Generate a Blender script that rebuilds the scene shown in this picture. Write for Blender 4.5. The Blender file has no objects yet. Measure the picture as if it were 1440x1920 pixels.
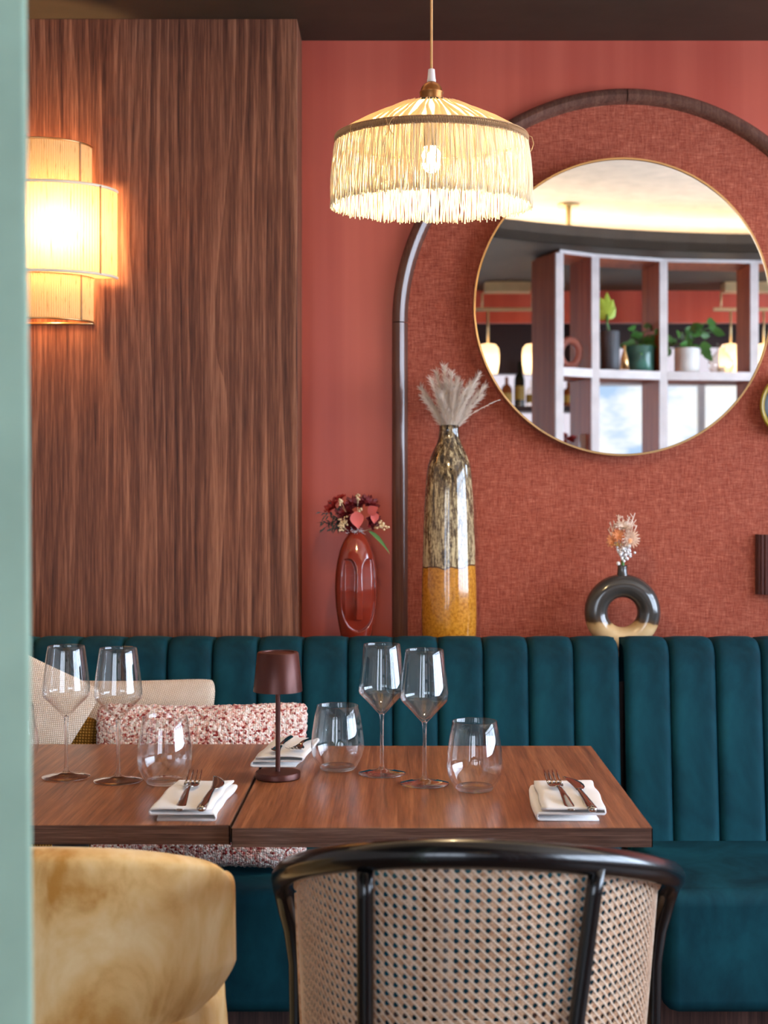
import bpy, math, random
from math import sin, cos, pi, sqrt, radians
from mathutils import Vector, Matrix, noise
random.seed(7)
R = random.Random(11)
scene = bpy.context.scene
COL = scene.collection

# ------------------------------------------------------------------ camera
CH = 1.231; F = 2667.0; VX, VY = 750.0, 918.0
cam_data = bpy.data.cameras.new('camera')
cam_data.sensor_fit = 'VERTICAL'; cam_data.sensor_height = 36.0; cam_data.lens = 50.0
cam_data.shift_x = -30 / 1920; cam_data.shift_y = -42 / 1920
cam_data.dof.use_dof = True; cam_data.dof.focus_distance = 2.45; cam_data.dof.aperture_fstop = 5.6
cam = bpy.data.objects.new('camera', cam_data); COL.objects.link(cam)
cam.location = (0, 0, CH); cam.rotation_euler = (radians(90), 0, 0)
scene.camera = cam
def PX(px, D): return (px - VX) * D / F
def PZ(py, D): return CH - (py - VY) * D / F

# ------------------------------------------------------------------ world, exposure, light levels
w = bpy.data.worlds.new('world'); scene.world = w; w.use_nodes = True
w.node_tree.nodes['Background'].inputs[0].default_value = (0.75, 0.87, 1.0, 1)
w.node_tree.nodes['Background'].inputs[1].default_value = 1.0
scene.view_settings.view_transform = 'Standard'; scene.view_settings.look = 'None'
scene.view_settings.gamma = 1.0; scene.view_settings.use_curve_mapping = False
scene.view_settings.exposure = 0.0
scene.cycles.transparent_max_bounces = 24; scene.cycles.max_bounces = 14; scene.cycles.transmission_bounces = 14
WINDOW_RIGHT = 16.0; WINDOW_REAR = 1.25; WINDOW_BEHIND = 7.0; COVE = 80.0
PENDANT_BULB = 980.0; SCONCE_BULB = 400.0; BAR_BULB = 40.0

# ------------------------------------------------------------------ materials
def srgb(r, g, b):
    def f(c):
        c /= 255.0
        return c / 12.92 if c <= 0.04045 else ((c + 0.055) / 1.055) ** 2.4
    return (f(r), f(g), f(b), 1.0)
class NT:
    def __init__(s, name):
        s.m = bpy.data.materials.new(name); s.m.use_nodes = True
        s.t = s.m.node_tree; s.b = s.t.nodes['Principled BSDF']; s.o = s.t.nodes['Material Output']
    def n(s, typ, **kw):
        nd = s.t.nodes.new(typ)
        for k, v in kw.items(): setattr(nd, k, v)
        return nd
    def l(s, a, b): s.t.links.new(a, b)
    def coord(s, which='Object', scale=(1, 1, 1), rot=(0, 0, 0)):
        tc = s.n('ShaderNodeTexCoord'); mp = s.n('ShaderNodeMapping')
        mp.inputs['Scale'].default_value = scale; mp.inputs['Rotation'].default_value = rot
        s.l(tc.outputs[which], mp.inputs[0]); return mp.outputs[0]
    def noise(s, vec, scale, detail=4, rough=0.5, dist=0.0):
        nd = s.n('ShaderNodeTexNoise'); nd.inputs['Scale'].default_value = scale
        nd.inputs['Detail'].default_value = detail; nd.inputs['Roughness'].default_value = rough
        nd.inputs['Distortion'].default_value = dist
        s.l(vec, nd.inputs['Vector']); return nd.outputs['Fac']
    def math(s, op, a, b=None, clamp=False):
        nd = s.n('ShaderNodeMath', operation=op); nd.use_clamp = clamp
        for i, x in enumerate((a, b)):
            if x is None: continue
            if isinstance(x, (int, float)): nd.inputs[i].default_value = x
            else: s.l(x, nd.inputs[i])
        return nd.outputs[0]
    def ramp(s, fac, stops, interp='LINEAR'):
        nd = s.n('ShaderNodeValToRGB'); cr = nd.color_ramp; cr.interpolation = interp
        while len(cr.elements) < len(stops): cr.elements.new(0.5)
        for e, (p, c) in zip(cr.elements, stops):
            e.position = p; e.color = c
        s.l(fac, nd.inputs[0]); return nd.outputs[0]
    def mix(s, fac, a, b, blend='MIX'):
        nd = s.n('ShaderNodeMix', data_type='RGBA', blend_type=blend)
        for i, x in ((0, fac), (6, a), (7, b)):
            if isinstance(x, (int, float)): nd.inputs[i].default_value = x
            elif isinstance(x, tuple): nd.inputs[i].default_value = x
            else: s.l(x, nd.inputs[i])
        return nd.outputs[2]
    def bump(s, h, strength=0.3, dist=0.001):
        nd = s.n('ShaderNodeBump'); nd.inputs['Strength'].default_value = strength
        nd.inputs['Distance'].default_value = dist
        s.l(h, nd.inputs['Height']); s.l(nd.outputs[0], s.b.inputs['Normal']); return nd.outputs[0]
    def setp(s, **kw):
        for k, v in kw.items():
            key = k.replace('_', ' ')
            if isinstance(v, (int, float, tuple)): s.b.inputs[key].default_value = v
            else: s.l(v, s.b.inputs[key])
def plain(name, col, rough=0.5, metal=0.0, spec=0.5, coat=0.0, var=0.06, sheen=0.0):
    t = NT(name)
    v = t.coord('Object'); nz = t.noise(v, 14, 3)
    dark = tuple(c * (1 - var * 2) for c in col[:3]) + (1,)
    lite = tuple(min(1, c * (1 + var)) for c in col[:3]) + (1,)
    t.setp(Base_Color=t.ramp(nz, [(0.3, dark), (0.7, lite)]), Roughness=rough, Metallic=metal)
    t.b.inputs['Specular IOR Level'].default_value = spec
    t.b.inputs['Coat Weight'].default_value = coat; t.b.inputs['Coat Roughness'].default_value = 0.05
    if sheen: t.b.inputs['Sheen Weight'].default_value = sheen; t.b.inputs['Sheen Roughness'].default_value = 0.35
    return t.m
def wood(name, axis, dark, mid, lite, rough=0.38, fine=90, rings=16, spec=0.4, across=0, wob=5.0):
    t = NT(name)
    s1 = [1.0, 1.0, 1.0]; s1[axis] = 0.028
    s2 = [1.0, 1.0, 1.0]; s2[axis] = 0.13
    v = t.coord('Object', tuple(s1)); v2 = t.coord('Object', tuple(s2))
    f1 = t.noise(v, fine, 6, 0.65); f2 = t.noise(v, fine * 4.0, 3, 0.65)
    n = t.noise(v2, 3.6, 2, 0.4, 0.2)
    tc = t.n('ShaderNodeTexCoord'); sx = t.n('ShaderNodeSeparateXYZ'); t.l(tc.outputs['Object'], sx.inputs[0])
    ph = t.math('ADD', t.math('MULTIPLY', sx.outputs[across], rings), t.math('MULTIPLY', n, wob))
    fr_ = t.math('FRACT', ph)                     # asymmetric growth rings
    ring = t.math('MULTIPLY', t.math('SUBTRACT', t.math('POWER', fr_, 2.2), 0.3), 0.20)
    msk = t.noise(v2, 2.1, 1); ring = t.math('MULTIPLY', ring, t.math('MULTIPLY', t.math('SUBTRACT', msk, 0.2), 1.6, True))
    broad = t.noise(v, 12, 2)
    f = t.math('ADD', t.math('MULTIPLY', f1, 0.62), ring)
    f = t.math('ADD', f, t.math('MULTIPLY', broad, 0.20)); f = t.math('ADD', f, t.math('MULTIPLY', f2, 0.34))
    f = t.math('SUBTRACT', f, 0.08)
    t.setp(Base_Color=t.ramp(f, [(0.30, dark), (0.5, mid), (0.70, lite)]), Roughness=rough)
    t.b.inputs['Specular IOR Level'].default_value = spec
    t.bump(f, 0.12, 0.0005)
    return t.m
def raffia(name, light, dark, nu, trans=0.55, alpha_gap=False):
    t = NT(name)
    v = t.coord('UV', (nu, 1.5, 1)); a = t.noise(v, 1.0, 3, 0.6)
    v2 = t.coord('UV', (nu * 3.1, 3, 1)); b = t.noise(v2, 1.0, 2, 0.6)
    f = t.math('ADD', t.math('MULTIPLY', a, 0.7), t.math('MULTIPLY', b, 0.4))
    col = t.ramp(f, [(0.36, dark), (0.47, light), (0.75, light)])
    d = t.n('ShaderNodeBsdfDiffuse'); tr = t.n('ShaderNodeBsdfTranslucent'); mx = t.n('ShaderNodeMixShader')
    mx.inputs[0].default_value = trans
    t.l(col, d.inputs[0]); t.l(col, tr.inputs[0]); t.l(d.outputs[0], mx.inputs[1]); t.l(tr.outputs[0], mx.inputs[2])
    t.l(mx.outputs[0], t.o.inputs[0]); return t.m
def emit(name, col, strength):
    t = NT(name); e = t.n('ShaderNodeEmission'); e.inputs[0].default_value = col; e.inputs[1].default_value = strength
    t.l(e.outputs[0], t.o.inputs[0]); return t.m
def clear_glass(name, tint=(1, 1, 1, 1)):
    t = NT(name); t.setp(Base_Color=tint, Roughness=0.0, IOR=1.46); t.b.inputs['Transmission Weight'].default_value = 1.0
    tr = t.n('ShaderNodeBsdfTransparent'); mx = t.n('ShaderNodeMixShader'); mx.inputs[0].default_value = 0.35
    tr.inputs[0].default_value = (0.97, 0.97, 0.97, 1)
    t.l(t.b.outputs[0], mx.inputs[1]); t.l(tr.outputs[0], mx.inputs[2]); t.l(mx.outputs[0], t.o.inputs[0]); return t.m
def thin_glass(name, tint=(0.985, 0.99, 0.99, 1), boost=1.25):
    t = NT(name); tr = t.n('ShaderNodeBsdfTransparent'); gl = t.n('ShaderNodeBsdfGlossy'); mx = t.n('ShaderNodeMixShader')
    lw = t.n('ShaderNodeFresnel'); ge = t.n('ShaderNodeNewGeometry')
    t.l(t.math('SUBTRACT', 1.5, t.math('MULTIPLY', ge.outputs['Backfacing'], 1.5 - 1 / 1.5)), lw.inputs['IOR'])
    f = t.math('MULTIPLY', lw.outputs[0], boost, True)
    tr.inputs[0].default_value = tint; gl.inputs[0].default_value = (1, 1, 1, 1); gl.inputs['Roughness'].default_value = 0.01
    t.l(f, mx.inputs[0]); t.l(tr.outputs[0], mx.inputs[1]); t.l(gl.outputs[0], mx.inputs[2]); t.l(mx.outputs[0], t.o.inputs[0])
    return t.m
def velvet(name, base, lite, patch=0.5, pscale=9, sheen=0.6, tint=None, dark=None):
    t = NT(name)
    v = t.coord('Object', (1, 1, 0.55)); a = t.noise(v, pscale, 4, 0.62, 0.5); fz = t.noise(t.coord('Object'), 900, 2)
    f = t.math('ADD', a, t.math('MULTIPLY', t.math('SUBTRACT', fz, 0.5), 0.12))
    st = [(0.30, dark or base), (0.46, base), (0.66, lite)]
    t.setp(Base_Color=t.ramp(f, st), Roughness=0.75)
    t.b.inputs['Sheen Weight'].default_value = sheen; t.b.inputs['Sheen Roughness'].default_value = 0.3
    t.b.inputs['Sheen Tint'].default_value = tint or lite; t.b.inputs['Specular IOR Level'].default_value = 0.15
    t.bump(fz, 0.15, 0.0004); return t.m
M = {}
WD, WM, WL = srgb(62, 32, 22), srgb(112, 66, 46), srgb(160, 106, 78)
M['wood_panel'] = wood('walnut_panel', 2, WD, WM, WL, rough=0.5, fine=85, rings=30, wob=9, spec=0.2)
M['wood_top'] = wood('walnut_tabletop', 1, srgb(84, 46, 30), srgb(140, 86, 56), srgb(180, 122, 84), rough=0.30, fine=90, rings=38, spec=0.5, wob=8)
M['wood_edge'] = wood('walnut_edge', 0, srgb(52, 34, 28), srgb(98, 70, 58), srgb(138, 108, 92), rough=0.4, fine=150, rings=150, across=2, wob=5)
M['wood_trim'] = wood('dark_trim_wood', 2, srgb(82, 54, 46), srgb(104, 70, 58), srgb(122, 86, 72), rough=0.22, fine=60, rings=20, spec=0.6)
M['wood_plinth'] = wood('plinth_wood', 2, srgb(40, 26, 24), srgb(72, 48, 44), srgb(100, 70, 62), fine=90)
M['wood_divider'] = wood('divider_wood', 2, srgb(112, 46, 14), srgb(156, 72, 28), srgb(184, 98, 48), fine=60, spec=0.15, rough=0.55)
M['lit_front_white'] = plain('daylit_front_and_white', srgb(205, 196, 192), 0.45)  # daylight on the wooden divider's fronts painted pale grey; also plain white parts
def wall_mat():
    t = NT('terracotta_paint'); v = t.coord('Object', (1, 1, 0.03)); a = t.noise(v, 11, 3, 0.55)
    t.setp(Base_Color=t.ramp(a, [(0.3, srgb(172, 70, 54)), (0.7, srgb(196, 92, 72))]), Roughness=0.42)
    t.b.inputs['Specular IOR Level'].default_value = 0.4; return t.m
M['red_wall'] = wall_mat()
def weave_mat():
    t = NT('woven_wallpaper')
    h = t.noise(t.coord('Object', (1, 1, 14)), 42, 4, 0.75); vv = t.noise(t.coord('Object', (14, 1, 1)), 42, 4, 0.75)
    wh = t.n('ShaderNodeTexWave', wave_type='BANDS', bands_direction='Z'); wh.inputs['Scale'].default_value = 95; wh.inputs['Distortion'].default_value = 1.2
    wv = t.n('ShaderNodeTexWave', wave_type='BANDS', bands_direction='X'); wv.inputs['Scale'].default_value = 95; wv.inputs['Distortion'].default_value = 1.2
    c = t.coord('Object'); t.l(c, wh.inputs[0]); t.l(c, wv.inputs[0])
    f = t.math('ADD', t.math('MULTIPLY', h, 0.55), t.math('MULTIPLY', vv, 0.55))
    g = t.math('MULTIPLY', t.math('ADD', wh.outputs[1], wv.outputs[1]), 0.10)
    f = t.math('ADD', f, t.math('SUBTRACT', g, 0.13))
    t.setp(Base_Color=t.ramp(f, [(0.34, srgb(106, 38, 22)), (0.53, srgb(158, 72, 50)), (0.72, srgb(210, 130, 102))]), Roughness=0.7)
    t.b.inputs['Specular IOR Level'].default_value = 0.25
    t.bump(f, 0.35, 0.0012); return t.m
M['weave'] = weave_mat()
M['dark_ceiling'] = plain('dark_ceiling_paint', srgb(70, 58, 46), 0.6, spec=0.25)
M['cream_ceiling'] = plain('cream_ceiling_paint', srgb(222, 205, 186), 0.7)
M['floor'] = wood('oak_floor', 1, srgb(60, 40, 30), srgb(92, 64, 48), srgb(120, 88, 66), fine=40)
M['teal'] = velvet('teal_velvet', srgb(9, 55, 66), srgb(16, 72, 83), dark=srgb(5, 38, 47), sheen=0.1, pscale=7)
M['mustard'] = velvet('mustard_velvet', srgb(230, 186, 122), srgb(244, 212, 160), dark=srgb(192, 132, 58), sheen=0.5, pscale=11, tint=srgb(255, 225, 180))
M['black'] = plain('black_lacquer', srgb(8, 8, 10), 0.25, 0, 0.5, 0.3)
M['black_matte'] = plain('matte_black_metal', srgb(22, 22, 22), 0.5)
M['brass'] = plain('brass', srgb(214, 172, 118), 0.28, 1.0)
M['copper'] = plain('bronze_holder', srgb(150, 96, 50), 0.38, 0.85)
M['pale_brass'] = plain('pale_brass', srgb(214, 190, 140), 0.35, 0.4)
M['steel'] = plain('polished_steel', srgb(190, 184, 178), 0.08, 1.0, var=0.02)
M['lamp_brown'] = plain('brown_lamp_metal', srgb(84, 42, 34), 0.36, 0.45, 0.5)
M['sage'] = plain('sage_paint', srgb(162, 190, 168), 0.6, spec=0.2)
M['cloth'] = plain('white_napkin_cloth', srgb(240, 238, 236), 0.85, sheen=0.2, var=0.02)
M['cord'] = plain('tan_cord', srgb(205, 160, 105), 0.8)
M['clear_plastic'] = plain('clear_grip', srgb(225, 218, 215), 0.2, 0, 0.6)
M['mirror'] = plain('mirror_silver', (0.93, 0.93, 0.93, 1), 0.0, 1.0, var=0.0)
M['glass'] = clear_glass('thick_glass'); M['thin'] = thin_glass('thin_bowl_glass')
M['foot_glass'] = thin_glass('wine_glass_foot', (0.98, 0.98, 0.98, 1), 2.6)
M['milk_glass'] = raffia('milky_shade_glass', srgb(255, 244, 228), srgb(250, 232, 206), 20, 0.8)
M['shade_glass'] = thin_glass('ribbed_shade_glass', (0.95, 0.9, 0.85, 1), 2.2)
M['window_right'] = emit('daylight_right', srgb(214, 232, 255), WINDOW_RIGHT)
M['window_rear'] = emit('daylight_rear', srgb(228, 240, 255), WINDOW_REAR)
_t = NT('daylight_rear'); _e = _t.n('ShaderNodeEmission'); _n = _t.noise(_t.coord('Object', (1, 1, 1.8)), 2.6, 3, 0.6)
_t.l(_t.ramp(_n, [(0.36, srgb(176, 204, 236)), (0.5, srgb(236, 242, 250)), (0.66, srgb(255, 252, 244))]), _e.inputs[0]); _e.inputs[1].default_value = WINDOW_REAR; _t.l(_e.outputs[0], _t.o.inputs[0]); M['window_rear'] = _t.m
M['window_behind'] = emit('daylight_behind', srgb(222, 236, 255), WINDOW_BEHIND)
M['cove'] = emit('cove_strip', srgb(255, 234, 200), COVE)
M['bulb'] = emit('pendant_bulb', srgb(255, 226, 176), PENDANT_BULB)
M['bulb_sconce'] = emit('sconce_bulb', srgb(255, 214, 156), SCONCE_BULB)
M['bulb_bar'] = emit('bar_bulb', srgb(255, 214, 160), BAR_BULB)
M['backlit'] = emit('backlit_bar_panel', srgb(236, 228, 240), 1.1)
M['fringe'] = raffia('fringe_raffia', srgb(250, 236, 204), srgb(250, 226, 172), 30, 0.30)
M['cone_lining'] = raffia('cone_lining', srgb(255, 222, 160), srgb(240, 180, 100), 60, 0.7)
M['cone'] = raffia('raffia_cone', srgb(252, 238, 208), srgb(236, 196, 136), 20, 0.6)
M['sconce'] = raffia('raffia_sconce', srgb(226, 192, 136), srgb(150, 92, 36), 75, 0.24)
M['band'] = plain('cream_rim_band', srgb(244, 226, 198), 0.6)
M['twine'] = plain('brown_twine', srgb(180, 138, 98), 0.85)
def knit(name, a, b, c, scale=150, stops=(0.25, 0.5, 0.8)):
    t = NT(name); v = t.n('ShaderNodeTexVoronoi'); v.inputs['Scale'].default_value = scale; v.inputs['Randomness'].default_value = 0.8
    t.l(t.coord('Object'), v.inputs['Vector']); big = t.noise(t.coord('Object'), 60, 2)
    sp = t.n('ShaderNodeSeparateColor'); t.l(v.outputs['Color'], sp.inputs[0])
    f = t.math('ADD', t.math('MULTIPLY', sp.outputs[0], 0.75), t.math('MULTIPLY', big, 0.28))
    t.setp(Base_Color=t.ramp(f, [(stops[0], a), (stops[1], b), (stops[2], c)]), Roughness=0.95)
    t.b.inputs['Sheen Weight'].default_value = 0.3; t.b.inputs['Specular IOR Level'].default_value = 0.1
    t.bump(t.math('SUBTRACT', 1.0, t.math('MULTIPLY', v.outputs['Distance'], 1.2)), 0.8, 0.003); return t.m
M['boucle'] = knit('pink_boucle', srgb(148, 48, 44), srgb(226, 168, 152), srgb(248, 232, 222), 230, (0.20, 0.40, 0.66))
def woven(name, a, b, s=260, rot=0.0):
    t = NT(name); c = t.coord('Object', (1, 1, 1), (0, rot, 0))
    w1 = t.n('ShaderNodeTexWave', wave_type='BANDS', bands_direction='X'); w2 = t.n('ShaderNodeTexWave', wave_type='BANDS', bands_direction='Z')
    for q in (w1, w2):
        q.inputs['Scale'].default_value = s; q.inputs['Distortion'].default_value = 0.6; t.l(c, q.inputs[0])
    f = t.math('MULTIPLY', w1.outputs[1], w2.outputs[1]); nz = t.noise(c, 25, 3)
    f2 = t.math('ADD', t.math('MULTIPLY', f, 0.75), t.math('MULTIPLY', nz, 0.35))
    t.setp(Base_Color=t.ramp(f2, [(0.15, a), (0.7, b)]), Roughness=0.95); t.b.inputs['Specular IOR Level'].default_value = 0.1
    t.bump(f, 0.9, 0.002); return t.m
M['cream_knit'] = woven('cream_knit', srgb(206, 178, 150), srgb(246, 230, 214), 85, 0.4)
M['mustard_weave'] = woven('mustard_weave', srgb(104, 66, 18), srgb(196, 150, 72), 55)
def cane_mat():
    t = NT('cane_strands'); a = t.noise(t.coord('Object'), 130, 3); 
    t.setp(Base_Color=t.ramp(a, [(0.3, srgb(176, 122, 82)), (0.55, srgb(214, 172, 136)), (0.8, srgb(232, 204, 178))]), Roughness=0.42); return t.m
M['cane'] = cane_mat()
M['cane_light'] = plain('cane_diagonal', srgb(232, 208, 184), 0.35)
def tall_vase_mat():
    t = NT('mottled_ochre_glaze'); tc = t.n('ShaderNodeTexCoord'); sx = t.n('ShaderNodeSeparateXYZ'); t.l(tc.outputs['Object'], sx.inputs[0])
    st = t.noise(t.coord('Object', (1, 1, 0.16)), 120, 5, 0.7, 0.6); sp = t.noise(t.coord('Object'), 150, 3, 0.6); low = t.noise(t.coord('Object'), 7, 2)
    f = t.math('ADD', t.math('MULTIPLY', st, 0.75), t.math('MULTIPLY', sp, 0.2)); f = t.math('ADD', f, t.math('MULTIPLY', low, 0.12))
    hz = t.math('MULTIPLY', t.math('SUBTRACT', 0.46, sx.outputs[2]), 0.35); f = t.math('ADD', f, hz)
    mott = t.ramp(f, [(0.46, srgb(36, 28, 22)), (0.56, srgb(104, 84, 58)), (0.67, srgb(205, 184, 140)), (0.8, srgb(214, 196, 150))])
    och = t.ramp(sp, [(0.35, srgb(168, 104, 22)), (0.6, srgb(208, 140, 44))])
    # scalloped border line at ~0.175 above the base
    wob = t.noise(t.coord('Object', (1, 1, 0.0)), 26, 1, 0.4)
    edge = t.math('ADD', t.math('SUBTRACT', sx.outputs[2], 0.196), t.math('MULTIPLY', wob, -0.028))
    k = t.math('MULTIPLY', t.math('ADD', edge, 0.012), 600, True)
    line = t.math('LESS_THAN', t.math('ABSOLUTE', t.math('ADD', edge, 0.012)), 0.0016)
    c = t.mix(k, och, mott); c = t.mix(line, c, srgb(92, 60, 30))
    t.setp(Base_Color=c, Roughness=0.12); t.b.inputs['Coat Weight'].default_value = 0.6; t.b.inputs['Coat Roughness'].default_value = 0.04
    t.bump(st, 0.06, 0.001); return t.m
M['tall_vase'] = tall_vase_mat()
M['face_vase'] = plain('oxblood_glaze', srgb(134, 44, 28), 0.12, 0, 0.6, 0.7)
def ring_mat():
    t = NT('dark_and_cream_glaze'); tc = t.n('ShaderNodeTexCoord'); sx = t.n('ShaderNodeSeparateXYZ'); t.l(tc.outputs['Object'], sx.inputs[0])
    wob = t.noise(t.coord('Object'), 16, 3); e = t.math('ADD', sx.outputs[2], t.math('MULTIPLY', wob, -0.055))
    c = t.ramp(t.math('MULTIPLY', t.math('SUBTRACT', e, 0.018), 30, True), [(0.0, srgb(226, 190, 140)), (0.45, srgb(196, 156, 104)), (0.62, srgb(86, 64, 46)), (1.0, srgb(62, 58, 54))])
    t.setp(Base_Color=c, Roughness=0.16); t.b.inputs['Coat Weight'].default_value = 0.5; t.b.inputs['Coat Roughness'].default_value = 0.06; return t.m
M['ring_vase'] = ring_mat()
M['pampas'] = plain('pampas_plume', srgb(244, 226, 208), 0.9, var=0.06)
M['rose_dark'] = plain('dark_red_petals', srgb(112, 14, 24), 0.6, var=0.2)
M['rose_pink'] = plain('dusty_pink_petals', srgb(206, 92, 88), 0.6, var=0.12)
M['red_petal'] = plain('red_petals', srgb(150, 22, 14), 0.6)
M['berry'] = plain('cream_berries', srgb(236, 206, 160), 0.6)
M['leaf_dark'] = plain('dark_leaf', srgb(34, 40, 34), 0.5)
M['leaf'] = plain('green_leaf', srgb(70, 120, 50), 0.45)
M['leaf_lime'] = plain('lime_leaf', srgb(165, 190, 60), 0.45)
M['peach'] = plain('peach_petals', srgb(248, 176, 126), 0.7)
M['cream_petal'] = plain('cream_petals', srgb(250, 224, 204), 0.7)
M['white_petal'] = plain('white_petals', srgb(240, 236, 234), 0.7)
M['pot_grey'] = plain('grey_stone_pot', srgb(74, 76, 80), 0.6, var=0.15)
M['pot_teal'] = plain('teal_glazed_pot', srgb(70, 116, 104), 0.15, var=0.25)
M['pot_white'] = plain('white_ribbed_pot', srgb(214, 214, 208), 0.5)
M['pink_clay'] = plain('pink_clay', srgb(176, 112, 96), 0.6)
M['bottle_green'] = plain('dark_bottle_glass', srgb(40, 36, 18), 0.1, 0, 0.7)
M['amber'] = plain('amber_bottle', srgb(160, 84, 40), 0.12, 0, 0.7)
M['gold_label'] = plain('gold_label', srgb(190, 150, 60), 0.5)
M['cream_plaster'] = plain('cream_plaster', srgb(200, 186, 176), 0.7)
M['bar_dark'] = plain('dark_bar_wood', srgb(52, 28, 24), 0.5)
M['yellow_rim'] = plain('yellow_rim', srgb(160, 128, 20), 0.3)
M['soil'] = plain('soil', srgb(50, 34, 24), 0.9)

# ------------------------------------------------------------------ mesh builder
class MB:
    def __init__(s): s.v = []; s.f = []; s.uv = {}
    def add(s, vs, fs):
        o = len(s.v); s.v += [tuple(p) for p in vs]; s.f += [tuple(i + o for i in f) for f in fs]; return s
    def box(s, x0, x1, y0, y1, z0, z1):
        return s.add([(x0, y0, z0), (x1, y0, z0), (x1, y1, z0), (x0, y1, z0), (x0, y0, z1), (x1, y0, z1), (x1, y1, z1), (x0, y1, z1)],
                     [(0, 3, 2, 1), (4, 5, 6, 7), (0, 1, 5, 4), (1, 2, 6, 5), (2, 3, 7, 6), (3, 0, 4, 7)])
    def lathe(s, prof, seg=32, c=(0, 0, 0), sx=1.0, sy=1.0, cap0=True, cap1=True, a0=0.0, a1=2 * pi):
        full = abs(a1 - a0 - 2 * pi) < 1e-6; n = seg if full else seg + 1
        vs = []; fs = []; uvs = []
        for j, (r, z) in enumerate(prof):
            for i in range(n):
                a = a0 + (a1 - a0) * i / seg
                vs.append((c[0] + r * cos(a) * sx, c[1] + r * sin(a) * sy, c[2] + z))
        m = len(prof)
        for j in range(m - 1):
            for i in range(seg):
                i2 = (i + 1) % n if full else i + 1
                fs.append((j * n + i, j * n + i2, (j + 1) * n + i2, (j + 1) * n + i))
                uvs.append([(i / seg, j / (m - 1)), ((i + 1) / seg, j / (m - 1)), ((i + 1) / seg, (j + 1) / (m - 1)), (i / seg, (j + 1) / (m - 1))])
        k0 = len(s.f)
        if full and cap0 and prof[0][0] > 1e-5: fs.append(tuple(reversed(range(n))))
        if full and cap1 and prof[-1][0] > 1e-5: fs.append(tuple((m - 1) * n + i for i in range(n)))
        s.add(vs, fs)
        for q, u in enumerate(uvs): s.uv[k0 + q] = u
        return s
    def tube(s, path, rad, seg=8, cap=True, closed=False, flat=1.0):
        P = [Vector(p) for p in path]; n = len(P)
        rs = rad if isinstance(rad, (list, tuple)) else [rad] * n
        T = []
        for i in range(n):
            if closed: t = P[(i + 1) % n] - P[i - 1]
            else: t = P[min(i + 1, n - 1)] - P[max(i - 1, 0)]
            T.append(t.normalized() if t.length > 1e-9 else Vector((0, 0, 1)))
        up = Vector((0, 0, 1)) if abs(T[0].z) < 0.9 else Vector((0, 1, 0))
        nrm = T[0].cross(up).normalized(); vs = []; fs = []
        for i in range(n):
            nrm = (nrm - T[i] * nrm.dot(T[i])); nrm = nrm.normalized() if nrm.length > 1e-9 else T[i].orthogonal().normalized()
            b = T[i].cross(nrm)
            for k in range(seg):
                a = 2 * pi * k / seg
                vs.append(P[i] + nrm * cos(a) * rs[i] + b * sin(a) * rs[i] * flat)
        m = n if closed else n - 1
        for i in range(m):
            for k in range(seg):
                k2 = (k + 1) % seg; j = (i + 1) % n
                fs.append((i * seg + k, i * seg + k2, j * seg + k2, j * seg + k))
        if cap and not closed:
            fs.append(tuple(reversed(range(seg)))); fs.append(tuple((n - 1) * seg + k for k in range(seg)))
        return s.add(vs, fs)
    def grid(s, fn, nu, nv, flip=False):
        vs = [fn(i / nu, j / nv) for j in range(nv + 1) for i in range(nu + 1)]; fs = []; k0 = len(s.f); n = nu + 1
        for j in range(nv):
            for i in range(nu):
                q = (j * n + i, j * n + i + 1, (j + 1) * n + i + 1, (j + 1) * n + i)
                u = [(i / nu, j / nv), ((i + 1) / nu, j / nv), ((i + 1) / nu, (j + 1) / nv), (i / nu, (j + 1) / nv)]
                if flip: q = q[::-1]; u = u[::-1]
                s.uv[k0 + len(fs)] = u; fs.append(q)
        return s.add(vs, fs)
    def ball(s, c, r, seg=12, sz=1.0, sx=1.0, sy=1.0):
        n = max(4, seg // 2)
        return s.lathe([(r * sin(pi * j / n) + 1e-6 * (j in (0, n)), -r * cos(pi * j / n) * sz) for j in range(n + 1)], seg, c, sx, sy, False, False)
    def loft(s, secs):
        # secs: list of (center, half width x, half thickness z, dx) rectangles rounded to 8 points, swept along y
        vs = []; fs = []
        for (c, w_, t_) in secs:
            for k in range(8):
                a = 2 * pi * (k + 0.5) / 8
                vs.append((c[0] + w_ * max(-1, min(1, cos(a) * 1.15)), c[1], c[2] + t_ * max(-1, min(1, sin(a) * 1.15))))
        for i in range(len(secs) - 1):
            for k in range(8):
                fs.append((i * 8 + k, (i + 1) * 8 + k, (i + 1) * 8 + (k + 1) % 8, i * 8 + (k + 1) % 8))
        fs.append(tuple(range(8))); fs.append(tuple(reversed([(len(secs) - 1) * 8 + k for k in range(8)])))
        return s.add(vs, fs)
    def prism(s, poly, y0, y1):
        n = len(poly)
        vs = [(x, y0, z) for x, z in poly] + [(x, y1, z) for x, z in poly]
        fs = [(i, (i + 1) % n, n + (i + 1) % n, n + i) for i in range(n)] + [tuple(reversed(range(n))), tuple(range(n, 2 * n))]
        return s.add(vs, fs)
    def xf(s, mat, start=0):
        for i in range(start, len(s.v)): s.v[i] = tuple(mat @ Vector(s.v[i]))
        return s
    def build(s, name, mat, parent=None, smooth=True, bevel=0.0, loc=None, fixn=False, sub=0, angle=None):
        me = bpy.data.meshes.new(name); me.from_pydata(s.v, [], s.f)
        if s.uv:
            uvl = me.uv_layers.new(name='UVMap')
            for k, u in s.uv.items():
                p = me.polygons[k]
                for q, li in enumerate(p.loop_indices): uvl.data[li].uv = u[q]
        me.materials.append(M[mat] if isinstance(mat, str) else mat)
        if fixn:
            import bmesh
            bm = bmesh.new(); bm.from_mesh(me); bmesh.ops.recalc_face_normals(bm, faces=bm.faces); bm.to_mesh(me); bm.free()
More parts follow.
